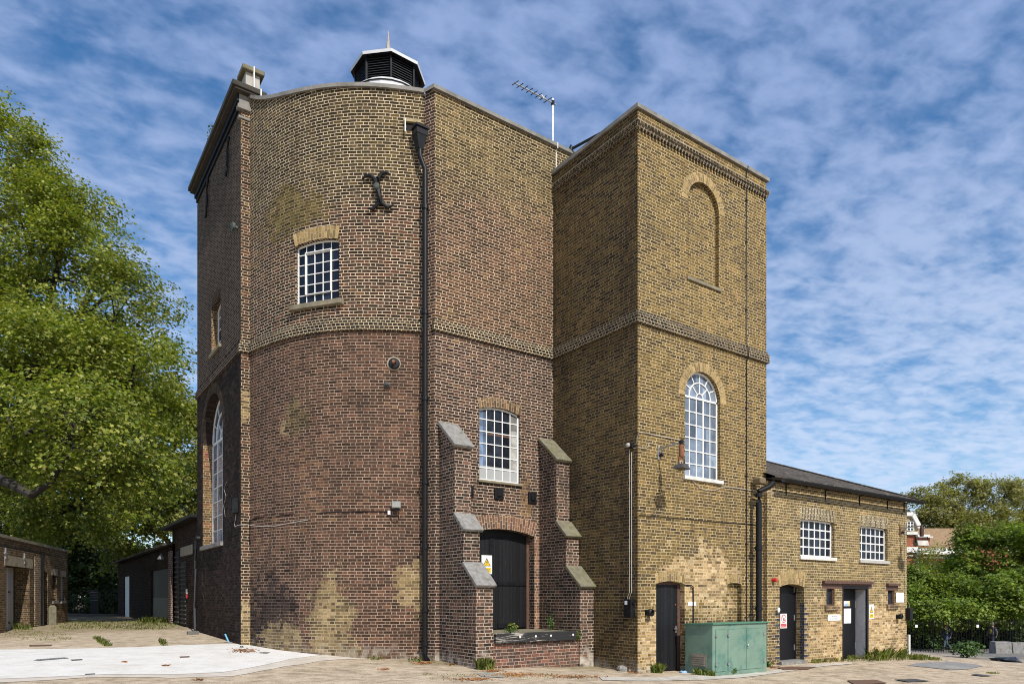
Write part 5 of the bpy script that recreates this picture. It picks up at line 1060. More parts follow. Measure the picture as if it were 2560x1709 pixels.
# ================================================================== GROUND
def np_mesh(name, V, F, mat, uv=None):
    me = bpy.data.meshes.new(name); V = np.asarray(V, np.float32); F = np.asarray(F, np.int32); k = F.shape[1]
    me.vertices.add(len(V)); me.vertices.foreach_set('co', V.ravel())
    me.loops.add(F.size); me.loops.foreach_set('vertex_index', F.ravel())
    me.polygons.add(len(F)); me.polygons.foreach_set('loop_start', np.arange(len(F), dtype=np.int32)*k); me.polygons.foreach_set('loop_total', np.full(len(F), k, np.int32))
    me.update(calc_edges=True); me.materials.append(mat)
    o = bpy.data.objects.new(name, me); COL.objects.link(o); return o
def ground_mat():
    m, t, b = new_mat('worn_tan_asphalt'); p = t.pos(); x, y, z = t.xyz(p)
    fine = t.noise(p, 55., 4, .75); mid = t.noise(p, 3.4, 6, .65); big = t.noise(p, .42, 5, .6)
    c = t.ramp(mid, [(.30, (.27,.21,.145)), (.46, (.42,.335,.235)), (.56, (.50,.405,.29)), (.72, (.60,.50,.37))])
    # grey worn strip towards the right-hand yard
    g = t.step(t.m('ADD', t.m('SUBTRACT', x, t.m('MULTIPLY', y, .0)), t.m('MULTIPLY', t.m('SUBTRACT', big, .5), 9.)), 26., 30.)
    c = t.mix(g, c, t.ramp(mid, [(.3, (.10,.092,.085)), (.6, (.22,.20,.175)), (.75, (.40,.36,.31))]))
    # alley floor
    a = t.step(t.m('ADD', y, t.m('MULTIPLY', t.m('SUBTRACT', big, .5), 6.)), 24., 27.)
    c = t.mix(t.m('MULTIPLY', a, .8), c, t.ramp(mid, [(.3, (.15,.12,.07)), (.7, (.36,.29,.18))]))
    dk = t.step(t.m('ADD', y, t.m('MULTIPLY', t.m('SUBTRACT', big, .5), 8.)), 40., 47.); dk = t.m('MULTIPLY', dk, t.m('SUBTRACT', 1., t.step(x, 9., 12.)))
    c = t.mix(dk, c, t.ramp(mid, [(.35, (.030,.022,.014)), (.6, (.075,.045,.025)), (.72, (.15,.075,.035))]))  # leaf-litter soil, darkened in place of missing tree shade
    # dark damp and moss streaks
    s = t.step(t.noise(t.vm('MULTIPLY', p, (.55,.9,1.)), 1.0, 7, .68), .55, .72); c = t.mix(t.m('MULTIPLY', s, .55), c, (.17,.135,.075))
    # strip of moss and dirt against the front walls
    q = t.m('SUBTRACT', 1., t.step(t.m('ADD', t.m('ABSOLUTE', t.m('SUBTRACT', t.m('ADD', y, t.m('MULTIPLY', x, .42)), 17.9)), t.m('MULTIPLY', t.m('SUBTRACT', big, .5), 1.6)), .4, 1.2))
    inx = t.m('MULTIPLY', t.step(x, 6.5, 8.), t.m('SUBTRACT', 1., t.step(x, 12., 13.)))
    c = t.mix(t.m('MULTIPLY', t.m('MULTIPLY', q, inx), .65), c, (.16,.135,.06))
    # long faint tyre and rain streaks
    st = t.noise(t.comb(t.m('MULTIPLY', t.m('ADD', t.m('MULTIPLY', x, .816), t.m('MULTIPLY', y, -.577)), .22), t.m('MULTIPLY', t.m('ADD', t.m('MULTIPLY', x, .577), t.m('MULTIPLY', y, .816)), 3.2), 0.), 1., 5, .6)
    c = t.mix(t.m('MULTIPLY', t.step(st, .56, .70), .35), c, (.62,.52,.40)); c = t.mix(t.m('MULTIPLY', t.step(st, .44, .33), .3), c, (.22,.165,.10))
    c = t.mix(1., c, t.ramp(fine, [(.3, .5), (.5, 1.), (.7, 1.45)]), 'MULTIPLY')
    vo = t.node('ShaderNodeTexVoronoi', feature='DISTANCE_TO_EDGE'); t.put(vo.inputs['Vector'], t.vm('ADD', p, t.vm('SCALE', t.comb(mid, big, 0.), scale=1.4))); vo.inputs['Scale'].default_value = .21
    c = t.mix(t.m('MULTIPLY', t.m('SUBTRACT', 1., t.step(vo.outputs['Distance'], .0015, .005)), .4), c, (.12,.10,.065))
    t.put(b.inputs['Base Color'], c); b.inputs['Roughness'].default_value = .95; b.inputs['Specular IOR Level'].default_value = .2
    t.put(b.inputs['Normal'], t.bump(t.m('ADD', fine, t.m('MULTIPLY', mid, 2.)), .012, .6)); return m
def axis(parts): return np.unique(np.concatenate([np.arange(a, b, s) for a, b, s in parts]))
gx = axis(((-400,-80,40),(-80,-12,4),(-12,36,.5),(36,100,3),(100,420,40))); gy_ = axis(((-400,-60,40),(-60,2,4),(2,34,.5),(34,62,1.5),(62,120,6),(120,420,40)))
X, Y = np.meshgrid(gx, gy_); Z = ground_np(X, Y); n1, n2 = X.shape
idx = np.arange(n1*n2).reshape(n1, n2)
F = np.stack([idx[:-1,:-1], idx[:-1,1:], idx[1:,1:], idx[1:,:-1]], -1).reshape(-1, 4)
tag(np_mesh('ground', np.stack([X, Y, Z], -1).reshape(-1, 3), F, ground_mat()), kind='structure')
def draped(name, poly, mat, off, step=.45, jit=.0, kind='structure'):
    P = []
    for a, b in zip(poly, poly[1:]+poly[:1]):
        n = max(1, int((Vector(b)-Vector(a)).length/step))
        P += [Vector(a).lerp(Vector(b), i/n)+Vector((rng.uniform(-jit,jit), rng.uniform(-jit,jit))) for i in range(n)]
    xs = [p.x for p in P]; ys = [p.y for p in P]; pts = list(P); n0 = len(P)
    def inside(x, y):
        c = False
        for i in range(n0):
            a, b = P[i], P[i-1]
            if (a.y > y) != (b.y > y) and x < (b.x-a.x)*(y-a.y)/(b.y-a.y)+a.x: c = not c
        return c
    x = min(xs)
    while x < max(xs):
        y = min(ys)
        while y < max(ys):
            if inside(x, y): pts.append(Vector((x+rng.uniform(-.05,.05), y+rng.uniform(-.05,.05))))
            y += step
        x += step
    r = delaunay_2d_cdt([Vector(p[:2]) for p in pts], [(i, (i+1) % n0) for i in range(n0)], [], 1, 1e-5)
    V = np.array([(v.x, v.y) for v in r[0]]); Zv = ground_np(V[:, 0], V[:, 1])+off
    o = np_mesh(name, np.column_stack([V, Zv]), np.array([list(f) for f in r[2]]), mat)
    return tag(o, kind=kind) if kind else o
def gpx(L): return [on_ground(*p).xy for p in L]
def apron_mat():
    m, t, b = new_mat('pale_concrete'); p = t.pos(); mid = t.noise(p, 2.2, 7, .7); fine = t.noise(p, 40., 3, .7)
    c = t.ramp(mid, [(.3, (.60,.57,.51)), (.55, (.70,.675,.625)), (.75, (.76,.735,.69))]); c = t.mix(1., c, t.ramp(fine, [(.3, .86), (.7, 1.1)]), 'MULTIPLY')
    sp = t.step(t.noise(p, 17., 2, .5), .68, .74); c = t.mix(t.m('MULTIPLY', sp, .6), c, (.3,.25,.18)); c = t.mix(t.m('MULTIPLY', t.step(t.noise(t.vm('MULTIPLY', p, (.5,1.2,1.)), .9, 6, .7), .54, .68), .4), c, (.50,.43,.33))
    t.put(b.inputs['Base Color'], c); b.inputs['Roughness'].default_value = .9; t.put(b.inputs['Normal'], t.bump(fine, .004, .5)); return m
M_wash = plain('dusty_cement_wash', (.55,.49,.41), .95, var=.22, scale=3.2, bump=.004, dirt=(.44,.36,.27,.75), dscale=1.6)
draped('cement_wash', gpx([(-160,1700),(0,1690),(120,1686),(267,1678),(430,1680),(560,1674),(655,1658),(727,1642),(770,1637),(810,1636.5),(880,1643),(905,1646.5),(850,1648),(800,1652),(740,1660),(665,1676),(570,1690),(430,1694.5),(267,1692),(120,1699),(0,1706),(-160,1714)]), M_wash, .007, .35, .07)
draped('concrete_apron', gpx([(-160,1632),(0,1624),(120,1622),(238,1620),(330,1618),(415,1614),(500,1611),(587,1609),(625,1613),(665,1619.5),(700,1625.5),(745,1631),(806,1637.5),(770,1641),(727,1647),(655,1664),(560,1680),(430,1686),(267,1686),(120,1692),(0,1697),(-160,1707)]), apron_mat(), .012, jit=.03)
M_patch = plain('grey_tarmac_patch', (.23,.22,.21), .9, var=.25, scale=5., bump=.006, dirt=(.40,.36,.30,.6), dscale=.9)
draped('tarmac_patch', gpx([(2268,1663),(2295,1655.5),(2380,1654),(2440,1660),(2455,1664.5),(2420,1672),(2380,1674),(2320,1668)]), M_patch, .012, jit=.03)
draped('tarmac_patch', gpx([(1190,1683),(1215,1680),(1255,1686),(1262,1694),(1205,1691)]), plain('cement_patch', (.30,.285,.25), .9, var=.2, bump=.006), .012, .25)
M_edge = plain('concrete_edging', (.50,.46,.39), .9, var=.25, scale=5., dirt=(.3,.26,.19,.6), dscale=3.)
draped('concrete_edging', gpx([(1498,1692),(1640,1693),(1725,1686),(1785,1690),(1870,1683),(1960,1671),(2045,1660),(2130,1655),(2130,1659),(2050,1666),(1965,1678),(1880,1691),(1780,1698),(1640,1702),(1510,1700)]), M_edge, .012, .3, .03)
# drain gratings, covers
def cover(label, pxs, mat, name, cat, bars=0):
    P = gpx(pxs); c = sum(P, Vector((0,0)))/len(P); mb = MB()
    q = [Vector((p.x, p.y, gz(p.x, p.y)+.016)) for p in P]; mb.prism(q, UP*.006) ; o = tag(mb.build(name, mat), label, cat)
    if bars:
        for k in range(1, bars):
            t_ = k/bars; a = q[0].lerp(q[1], t_); b = q[3].lerp(q[2], t_); s = MB(); s.bar(a+UP*.012, b+UP*.012, .022, .012); s.build('grating_bar', M_galv, o)
    return o
M_iron = plain('rusted_cover_iron', (.14,.075,.045), .8, var=.4, scale=12.); M_dkiron = plain('dark_cover_iron', (.06,.055,.05), .6, var=.3)
cover('dark slotted drain grating set in the pale concrete apron on the left', [(84,1651),(166,1645),(172,1646),(100,1652)], M_dkiron, 'drain_grating', 'grating', 10)
cover('small slotted cover right of the drain grating on the pale concrete', [(176,1650),(206,1648.5),(206,1650.5),(180,1652)], M_dkiron, 'drain_cover', 'cover')
cover('narrow iron slot cover at the front edge of the pale concrete apron', [(212,1686),(238,1684.5),(238,1686),(214,1687.5)], M_dkiron, 'drain_cover', 'cover')
cover('rusty rectangular cover in the middle of the pale concrete apron', [(449,1642),(474,1641),(474,1643.5),(450,1644.5)], M_iron, 'drain_cover', 'cover')
cover('rusty manhole cover in the tan tarmac in front of the louvred annex door', [(1943,1669),(1975,1666.5),(2040,1667),(2020,1673),(1960,1675)], M_iron, 'manhole_cover', 'cover')
cover('rusty manhole cover at the bottom edge near the green cabinet', [(2118,1701),(2190,1700),(2218,1708),(2135,1711)], M_iron, 'manhole_cover', 'cover')
cover('long dark iron cover at the bottom right of the yard', [(2236,1699),(2290,1698),(2325,1703),(2270,1705)], M_dkiron, 'manhole_cover', 'cover')
cover('warped dark cover lying on the tan tarmac at the far right', [(2428,1687),(2440,1684.5),(2480,1690),(2455,1690.5)], M_dkiron, 'drain_cover', 'cover')
cover('flat brown drain cover in the tan tarmac of the alley mouth', [(72,1613),(130,1612),(128,1614),(74,1615)], M_iron, 'drain_cover', 'cover')
# ================================================================== PLANTS
def leaf_mat(name, cols, trans=.35, patchy=.35):
    m, t, b = new_mat(name); g = t.node('ShaderNodeNewGeometry'); rnd = g.outputs['Random Per Island']
    c = t.ramp(rnd, [(i/(len(cols)-1), c) for i, c in enumerate(cols)])
    c = t.mix(1., c, t.ramp(t.noise(t.pos(), .8, 3), [(.3, 1-patchy), (.7, 1+patchy)]), 'MULTIPLY')
    t.put(b.inputs['Base Color'], c); b.inputs['Roughness'].default_value = .5; b.inputs['Specular IOR Level'].default_value = .3
    tr = t.node('ShaderNodeBsdfTranslucent'); t.put(tr.inputs[0], t.mix(1., c, (1.25,1.3,.42), 'MULTIPLY'))
    mx = t.node('ShaderNodeMixShader'); mx.inputs[0].default_value = trans
    t.l.new(b.outputs[0], mx.inputs[1]); t.l.new(tr.outputs[0], mx.inputs[2]); t.l.new(mx.outputs[0], m.node_tree.nodes['Material Output'].inputs[0]); return m
L_plane = leaf_mat('plane_tree_leaf', [(.075,.115,.014), (.155,.205,.026), (.25,.275,.045), (.39,.375,.10)], .38)
L_pale = leaf_mat('pale_plane_leaf', [(.15,.17,.035), (.21,.225,.05), (.28,.27,.08)], .4)
L_far = leaf_mat('olive_leaf', [(.17,.175,.055), (.25,.24,.08), (.34,.31,.125)], .5)
L_bright = leaf_mat('fresh_green_leaf', [(.075,.125,.014), (.155,.22,.027), (.29,.34,.06)], .4)
L_hedge = leaf_mat('hedge_leaf', [(.035,.06,.012), (.06,.10,.018), (.11,.15,.03)])
L_dark = leaf_mat('shade_leaf', [(.025,.042,.010), (.05,.075,.014), (.08,.11,.02)])  # shade at the alley end put into the leaf colour
L_grass = leaf_mat('grass_blade', [(.10,.16,.025), (.20,.25,.05), (.36,.33,.13)], .4)
L_weed = leaf_mat('weed_leaf', [(.035,.075,.015), (.06,.12,.02), (.09,.15,.03)], .25)
L_redw = leaf_mat('dark_weed_leaf', [(.03,.035,.02), (.06,.05,.035)], .2)
L_bark = plain('plane_bark', (.032,.026,.02), .95, var=.45, scale=5., bump=.02, dirt=(.075,.065,.048,.6), dscale=2.)
_LEAF = np.array([(0,0),(.42,.16),(.30,.42),(.55,.62),(.20,.68),(0,1.05),(-.20,.68),(-.55,.62),(-.30,.42),(-.42,.16)])
_LEAFS = np.array([(0,0),(.28,.35),(.22,.75),(0,1.),(-.22,.75),(-.28,.35)])
def leaves(name, C, N, size, mat, parent=None, shape=_LEAF, seed=1, droop=.35, svar=.35):
    """C centres, N facing directions of leaf blades"""
    g = np.random.default_rng(seed); n = len(C)
    N = N+g.normal(0, .42, (n, 3)); N /= np.linalg.norm(N, axis=1, keepdims=True)+1e-9
    ref = np.where(np.abs(N[:, 2:3]) < .9, np.array([[0., 0., 1.]]), np.array([[1., 0., 0.]]))
    A = np.cross(N, ref); A /= np.linalg.norm(A, axis=1, keepdims=True); B = np.cross(N, A)
    th = g.uniform(0, 2*np.pi, (n, 1)); U = A*np.cos(th)+B*np.sin(th); V = np.cross(N, U)
    s = size*(1+g.uniform(-svar, svar, (n, 1, 1)))
    P = C[:, None, :]+s*(U[:, None, :]*shape[None, :, 0:1]+V[:, None, :]*(shape[None, :, 1:2]-.5)-N[:, None, :]*droop*(shape[None, :, 0:1]**2)*1.2)
    k = len(shape); o = np_mesh(name, P.reshape(-1, 3), np.arange(n*k).reshape(n, k), mat)
    if parent: o.parent = parent; o.matrix_parent_inverse = parent.matrix_world.inverted()
    return o
def crown_points(ells, nclump, nspray, nleaf, seed, clump_r=1.3, spray_r=.55, shell=.5, under=.35):
    """leaf clusters spread over a union of ellipsoids: clumps > sprays > leaves"""
    g = np.random.default_rng(seed); E = [(np.array(c, float), np.array(r, float)) for c, r in ells]
    wts = np.array([r[0]*r[1]+r[1]*r[2]+r[0]*r[2] for _, r in E]); wts /= wts.sum()
    CC, NN = [], []; tries = 0; cl = 0
    while cl < nclump and tries < nclump*30:
        tries += 1
        c, r = E[g.choice(len(E), p=wts)]; d = g.normal(size=3); d /= np.linalg.norm(d)
        if d[2] < 0 and g.random() > under+.3: continue
        rad = 1-shell*g.random()**2.2; p = c+r*d*rad
        if any((((p-c2)/r2)**2).sum() < .45 for c2, r2 in E): continue
        cl += 1; cr = clump_r*g.uniform(.6, 1.35)
        for _ in range(int(nspray*g.uniform(.6, 1.4))):
            e = g.normal(size=3); e /= np.linalg.norm(e); q = p+e*cr*g.random()**.4*np.array([1., 1., .66])
            out = (q-c)/r; out /= np.linalg.norm(out)+1e-9
            n = int(nleaf*g.uniform(.6, 1.4)); off = g.normal(0, spray_r*.5, (n, 3)); off[:, 2] *= .45
            off[:, 2] -= (off[:, 0]**2+off[:, 1]**2)*.5/spray_r
            CC.append(q+off); NN.append(np.tile(out*.5+np.array([0, 0, .75]), (n, 1)))
    return np.concatenate(CC), np.concatenate(NN)
def tree(name, label, base, ells, n, leaf, mat, seed, trunk_r=.4, group=None, limbs=(), clump=1.3, spray=.55, shell=.5, fork=.4, rise=None, shape=_LEAF, under=.35):
    b = Vector(base); root = thing(name, label, 'tree', b, group); g = random.Random(seed)
    top = max((Vector(c) for c, r in ells), key=lambda v: v.z); fz = rise if rise else b.z+(top.z-b.z)*fork
    mid = Vector((b.x+(top.x-b.x)*.15, b.y+(top.y-b.y)*.15, fz))
    mb = MB(); mb.tube([b-UP*.4, b+(mid-b)*.12, b+(mid-b)*.6+Vector((.1,-.05,0)), mid], [trunk_r*1.35, trunk_r*1.05, trunk_r*.85, trunk_r*.7], 10); mb.build('trunk', L_bark, root, smooth=True)
    for c, r in list(ells):
        c = Vector(c); k = mid.lerp(c, .5)+Vector((g.uniform(-.6,.6), g.uniform(-.6,.6), .6))
        mb = MB(); mb.tube([mid-UP*.5, mid.lerp(k, .5)+UP*.2, k, c, c+Vector((g.uniform(-.3,.3)*r[0], g.uniform(-.3,.3)*r[1], .7*r[2]))], [trunk_r*.5, trunk_r*.42, trunk_r*.33, trunk_r*.2, .03], 7)
        for _ in range(5):
            d = Vector((g.gauss(0,1), g.gauss(0,1), g.gauss(.3,.8))).normalized(); e = c+Vector((d.x*r[0], d.y*r[1], d.z*r[2]))*.85; s = k.lerp(c, g.uniform(.3, 1))
            mb.tube([s, s.lerp(e, .5)+UP*.3, e], [trunk_r*.2, trunk_r*.12, .02], 5, caps=False)
        mb.build('limb', L_bark, root, smooth=True)
    for pts, r0 in limbs: mb = MB(); mb.tube(pts, [r0*(1-.7*i/(len(pts)-1)) for i in range(len(pts))], 8); mb.build('limb', L_bark, root, smooth=True)
    C, N = crown_points(ells, *n, seed, clump, spray, shell, under); leaves('crown', C, N, leaf, mat, root, shape, seed)
    return root
def ell(px, py, D, rx, ry, rd=None):
    c = at_d(px, py, D); a = rx*D/FOC; b = ry*D/FOC; m_ = rd if rd else a
    return (tuple(c), (max(a, m_*.9)*.0+a*1.0 if rd is None else (a+m_)/2, a if rd is None else (a+m_)/2, b))
def foot(px, D): q = at_d(px, 1500, D); return (q.x, q.y, gz(q.x, q.y))
T1 = [ell(80,920,30,150,150), ell(235,950,31,120,130), ell(190,1080,26.5,150,120), ell(290,1170,27,100,100), ell(40,1090,27,120,75), ell(330,960,33,110,150), ell(-40,520,39,200,255), ell(170,570,38,100,120), ell(80,640,38,150,200), ell(205,770,37,170,210), ell(-20,950,36,240,250), ell(300,870,37,115,165), ell(170,1060,34,210,170), ell(20,1130,33,150,90), ell(335,1070,37,110,140), ell(290,1230,36,110,110), ell(170,1290,32,120,60), ell(40,1310,44,70,40)]
lm = [at_d(x, y, D) for x, y, D in ((-80,1165,26),(20,1205,25.8),(80,1237,25.5),(125,1207,25.5),(190,1110,26.5))]
tree('plane_tree', 'huge sunlit plane tree filling the left side above the garage', foot(-20, 42), T1, (640, 13, 27), .135, L_plane, 11, .62, 'trees behind the yard', limbs=((lm, .22),), clump=1.45, spray=.6, rise=7.5)
T2 = [ell(430,1080,48,75,130), ell(400,1220,47,90,110), ell(505,1180,50,80,150), ell(330,1330,50,70,90)]
tree('plane_tree', 'paler tree peeping out behind the dark side wall above the sheds', foot(440, 50), T2, (130, 12, 24), .20, L_pale, 12, .4, 'trees behind the yard', clump=1.3, spray=.65)
T3 = [ell(25,1290,62,70,65), ell(95,1370,64,80,50), ell(-60,1330,60,70,80)]
tree('small_tree', 'smaller bright tree low behind the garage roof at the far left', foot(20, 64), T3, (80, 11, 22), .22, L_plane, 13, .3, 'trees behind the yard', clump=1.4, spray=.7)
T4 = [ell(200,1470,56,60,60), ell(270,1480,56,60,60), ell(235,1420,58,110,110), ell(175,1360,60,80,90), ell(310,1440,60,70,90), ell(235,1500,57,120,60)]
tree('dark_tree', 'dark shaded tree closing the end of the alley', foot(240, 60), T4, (230, 11, 22), .20, L_dark, 14, .35, 'trees behind the yard', clump=1.3, spray=.7)
# right-hand side
T5 = [ell(2315,1300,112,70,85), ell(2400,1260,114,80,70), ell(2500,1262,112,80,72), ell(2600,1290,112,80,90), ell(2470,1350,108,130,80), ell(2390,1330,110,60,50)]
tree('tall_tree', 'tall olive green tree far beyond the railings on the right', foot(2440, 114), T5, (330, 12, 22), .28, L_far, 21, .6, 'trees beyond the railings', clump=1.6, spray=.95, shell=.8, under=.6)
T6 = [ell(2425,1372,51,42,48), ell(2440,1395,52,62,80), ell(2400,1440,50,50,60), ell(2510,1385,50,65,75), ell(2580,1430,47,70,110), ell(2490,1490,45,80,55), ell(2440,1520,45,60,30), ell(2560,1520,43.5,60,32)]
tree('bright_tree', 'bright fresh green tree behind the railings on the far right', foot(2480, 53), T6, (170, 11, 20), .17, L_bright, 22, .25, 'trees beyond the railings', clump=.95, spray=.5)
T7 = [ell(2310,1495,46,60,50), ell(2370,1485,47,55,50), ell(2285,1460,48,35,45), ell(2390,1525,43.5,60,30), ell(2300,1530,43.5,60,30)]
tree('bushy_tree', 'dense bushy green tree between annex corner and bright tree', foot(2340, 51), T7, (120, 11, 20), .15, L_bright, 23, .2, 'trees beyond the railings', clump=.8, spray=.45)
T8 = [ell(2300,1400,56,45,45), ell(2350,1410,57,50,40)]
tree('thin_tree', 'thin pale young tree in front of the red brick house', foot(2320, 57), T8, (26, 7, 14), .14, L_pale, 24, .15, 'trees beyond the railings', clump=.9, spray=.6, shell=.9)
# ivy hedge behind the railings
g_ = np.random.default_rng(5); A_, B_ = at_d(2225, 1560, 46), at_d(2760, 1560, 46); n_ = 9000
tt = g_.random(n_); hh = g_.random(n_); base = np.array(A_)[None]*(1-tt[:, None])+np.array(B_)[None]*tt[:, None]; gh = ground_np(base[:, 0], base[:, 1])
lump = .35*np.sin(tt*70)+.3*np.sin(tt*31+1)
C = base.copy(); C[:, 2] = gh+hh*2.9; off = (lump+g_.normal(0, .3, n_))[:, None]; C += -np.array(FW)[None]*off
hg = thing('ivy_hedge', 'dark ivy hedge running behind the black railings', 'hedge', foot(2400, 47.5))
leaves('foliage', C, np.tile(np.array([-.4, -.75, .5]), (n_, 1)), .15, L_hedge, hg, _LEAFS, 6)
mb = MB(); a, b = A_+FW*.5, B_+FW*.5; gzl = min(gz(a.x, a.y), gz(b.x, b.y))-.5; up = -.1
mb.hexa([(a.x,a.y,gzl),(b.x,b.y,gzl),(b.x+FW.x*.6,b.y+FW.y*.6,gzl),(a.x+FW.x*.6,a.y+FW.y*.6,gzl)]+[(q.x,q.y,up) for q in (a, b, b+FW*.6, a+FW*.6)]); mb.build('hedge_shade_core', plain('hedge_shade', (.012,.013,.008), .95, var=.5, scale=6.), hg)  # solid dark slab standing in for the shade inside the hedge

# grass and weeds
def blades(name, spots, mat, seed, width=.012, label=None, cat=None, kind=None, parent=None):
    """spots: (x, y, radius, height, count)"""
    g = np.random.default_rng(seed); V = []
    for x, y, r, h, n in spots:
        a = g.uniform(0, 2*np.pi, n); rr = r*np.sqrt(g.random(n)); bx, by = x+rr*np.cos(a), y+rr*np.sin(a); bz = ground_np(bx, by)
        hh = h*g.uniform(.4, 1.15, n); la = g.uniform(0, 2*np.pi, n); le = hh*g.uniform(.1, .8, n); w = width*g.uniform(.6, 1.4, n); wa = la+np.pi/2
        b0 = np.stack([bx-w*np.cos(wa), by-w*np.sin(wa), bz-.01], -1); b1 = np.stack([bx+w*np.cos(wa), by+w*np.sin(wa), bz-.01], -1)
        m1 = np.stack([bx+le*.35*np.cos(la), by+le*.35*np.sin(la), bz+hh*.65], -1); dw = np.stack([w*.7*np.cos(wa), w*.7*np.sin(wa), 0*w], -1)
        tp = np.stack([bx+le*np.cos(la), by+le*np.sin(la), bz+hh*.95], -1)
        V.append(np.stack([b0, b1, m1+dw, tp, m1-dw], 1))
    V = np.concatenate(V); o = np_mesh(name, V.reshape(-1, 3), np.arange(len(V)*5).reshape(-1, 5), mat)
    if parent: o.parent = parent; o.matrix_parent_inverse = parent.matrix_world.inverted()
    return tag(o, label, cat, None, kind)
def spot(px, py, r, h, n): p = on_ground(px, py); return (p.x, p.y, r, h, n)
gr = [spot(x, y, .16, .10, 26) for x, y in ((600,1595),(580,1592),(560,1590),(545,1586),(642,1614),(930,1648),(945,1647),(1036,1653),(1050,1649),(1340,1664),(1452,1664),(1545,1668),(1935,1655))]
g_ = random.Random(3)
for _ in range(330):
    px, py = g_.uniform(150,440), g_.uniform(1551,1573); gr.append(spot(px, py, .30, .07, 9))
for _ in range(40): gr.append(spot(g_.uniform(360,425), g_.uniform(1548,1558), .3, .24, 20))
for _ in range(16): k = g_.random(); gr.append(spot(238+38*k, 1594+24*k, .09, .10, 26))
for _ in range(10): k = g_.random(); gr.append(spot(402+10*k, 1600+13*k, .08, .09, 24))
for _ in range(60): gr.append(spot(g_.uniform(20,170), g_.uniform(1574,1600), .2, .05, 8))
for _ in range(14): gr.append(spot(g_.uniform(20,75), g_.uniform(1566,1573), .2, .22, 16))
for _ in range(40): px = g_.uniform(2018,2105); gr.append(spot(px, 1656-(px-2018)*.05+g_.uniform(-3,1), .14, .13, 9))
for _ in range(80): px = g_.uniform(2120,2285); gr.append(spot(px, 1652-(px-2120)*.03+g_.uniform(-7,1), .18, .36 if 2170<px<2260 else .17, 6))
for _ in range(34): px = g_.uniform(2285,2310); gr.append(spot(px, 1646+g_.uniform(-3,3), .2, .15, 10))
for _ in range(24): gr.append(spot(g_.uniform(2325,2345), 1648+g_.uniform(-2,2), .12, .10, 8))
for _ in range(10): gr.append(spot(g_.uniform(2475,2487), 1682, .12, .05, 8))
for _ in range(50): gr.append(spot(g_.uniform(1060,1480), 1686+g_.uniform(-4,9)*(1 if g_.random()<.3 else .4), .12, .035, 6))
blades('grass', gr, L_grass, 31, .006, kind='stuff')
def weed(name, label, px, py, h, r, n, mat, grassy=False, size=.05, z=None, seed=0, cat='weed'):
    p = on_ground(px, py) if z is None else z
    root = thing(name, label, cat, p, 'weeds along the wall foot'); g = np.random.default_rng(int(px)+seed)
    if grassy: return blades('leaves', [(p.x, p.y, r, h, n)], mat, int(px), .014, parent=root) if z is None else None
    mb = MB()
    for k in range(max(3, n//25)):
        a = g.uniform(0, 6.28); e = Vector((p.x+r*math.cos(a)*.7, p.y+r*math.sin(a)*.7, p.z+h*g.uniform(.5, 1))); mb.tube([p, p.lerp(e, .6)+UP*h*.15, e], [.008,.006,.003], 4, caps=False)
    mb.build('stems', L_weed, root)
    d = g.normal(size=(n, 3)); d /= np.linalg.norm(d, axis=1, keepdims=True); C = np.array(p)[None]+d*np.array([r, r, h*.5])*g.random((n, 1))**.45+np.array([0, 0, h*.5])
    leaves('leaves', C, d*.5+np.array([0, -.2, .6]), size, mat, root, _LEAFS, int(px)); return root
weed('grass_clump', 'lush grass clump at the foot of the left buttress', 1212, 1672, .26, .2, 230, L_grass, True)
weed('grass_clump', 'small grass clump at the foot of the tower corner', 1582, 1676, .18, .16, 130, L_grass, True)
weed('grass_clump', 'grass clump left of the tower plank door', 1638, 1680, .24, .17, 190, L_grass, True)
weed('grass_clump', 'grass clump spreading before the green cabinet side vent', 1762, 1686, .16, .26, 200, L_grass, True)
weed('bush', 'dark leafy bush between the conduit and the green cabinet', 1735, 1672, .46, .24, 330, L_weed, size=.07)
weed('weed', 'low weeds growing in front of the narrow cabinet door', 1826, 1684, .20, .18, 130, L_weed, size=.05)
weed('weed', 'dark reddish weed standing before the cabinet right door', 1868, 1679, .30, .14, 110, L_redw, size=.055)
weed('weed', 'green weeds at the right foot of the green cabinet', 1922, 1666, .20, .16, 120, L_weed, size=.05)
weed('weed', 'small bushy weed left of the louvred annex door step', 1938, 1657, .24, .15, 130, L_weed, size=.05)
weed('weed', 'ragged weed tuft growing out of the tarmac towards the railings', 2418, 1643, .62, .55, 420, L_weed, size=.11)
weed('weed', 'red leaved weeds at the shaded foot of the tower flank', 1520, 1663, .2, .3, 130, L_redw, size=.06)
weed('weed', 'green weeds at the foot of the right buttress', 1497, 1658, .22, .16, 110, L_weed, size=.055)
weed('weed', 'grey leaved weeds at the foot of the railings near the walking person', 2340, 1626, .95, .75, 300, L_weed, size=.13)
def dockp(x, y): return Vector((x, y, .865))
weed('weed', 'bright green weed on the dock beside the black door', 1325, 1545, .22, .13, 130, L_grass, size=.06, z=dockp(10.05, 14.2))
weed('weed', 'tall thin stemmed weed on the dock near the right buttress', 1410, 1550, .45, .14, 60, L_weed, size=.05, z=dockp(10.9, 13.75))
weed('weed', 'low weeds along the middle of the mossy dock', 1260, 1562, .12, .22, 90, L_weed, size=.045, z=dockp(9.5, 13.5))
weed('weed', 'sprig of weeds hanging at the right end of the dock beam', 1455, 1580, .30, .08, 70, L_grass, size=.05, z=Vector((11.17, 13.0, .62)))
weed('weed', 'wispy plant growing on the high side coping', 532, 330, .55, .2, 90, L_weed, size=.06, z=SW.p(-21.6, 14.93, .1))
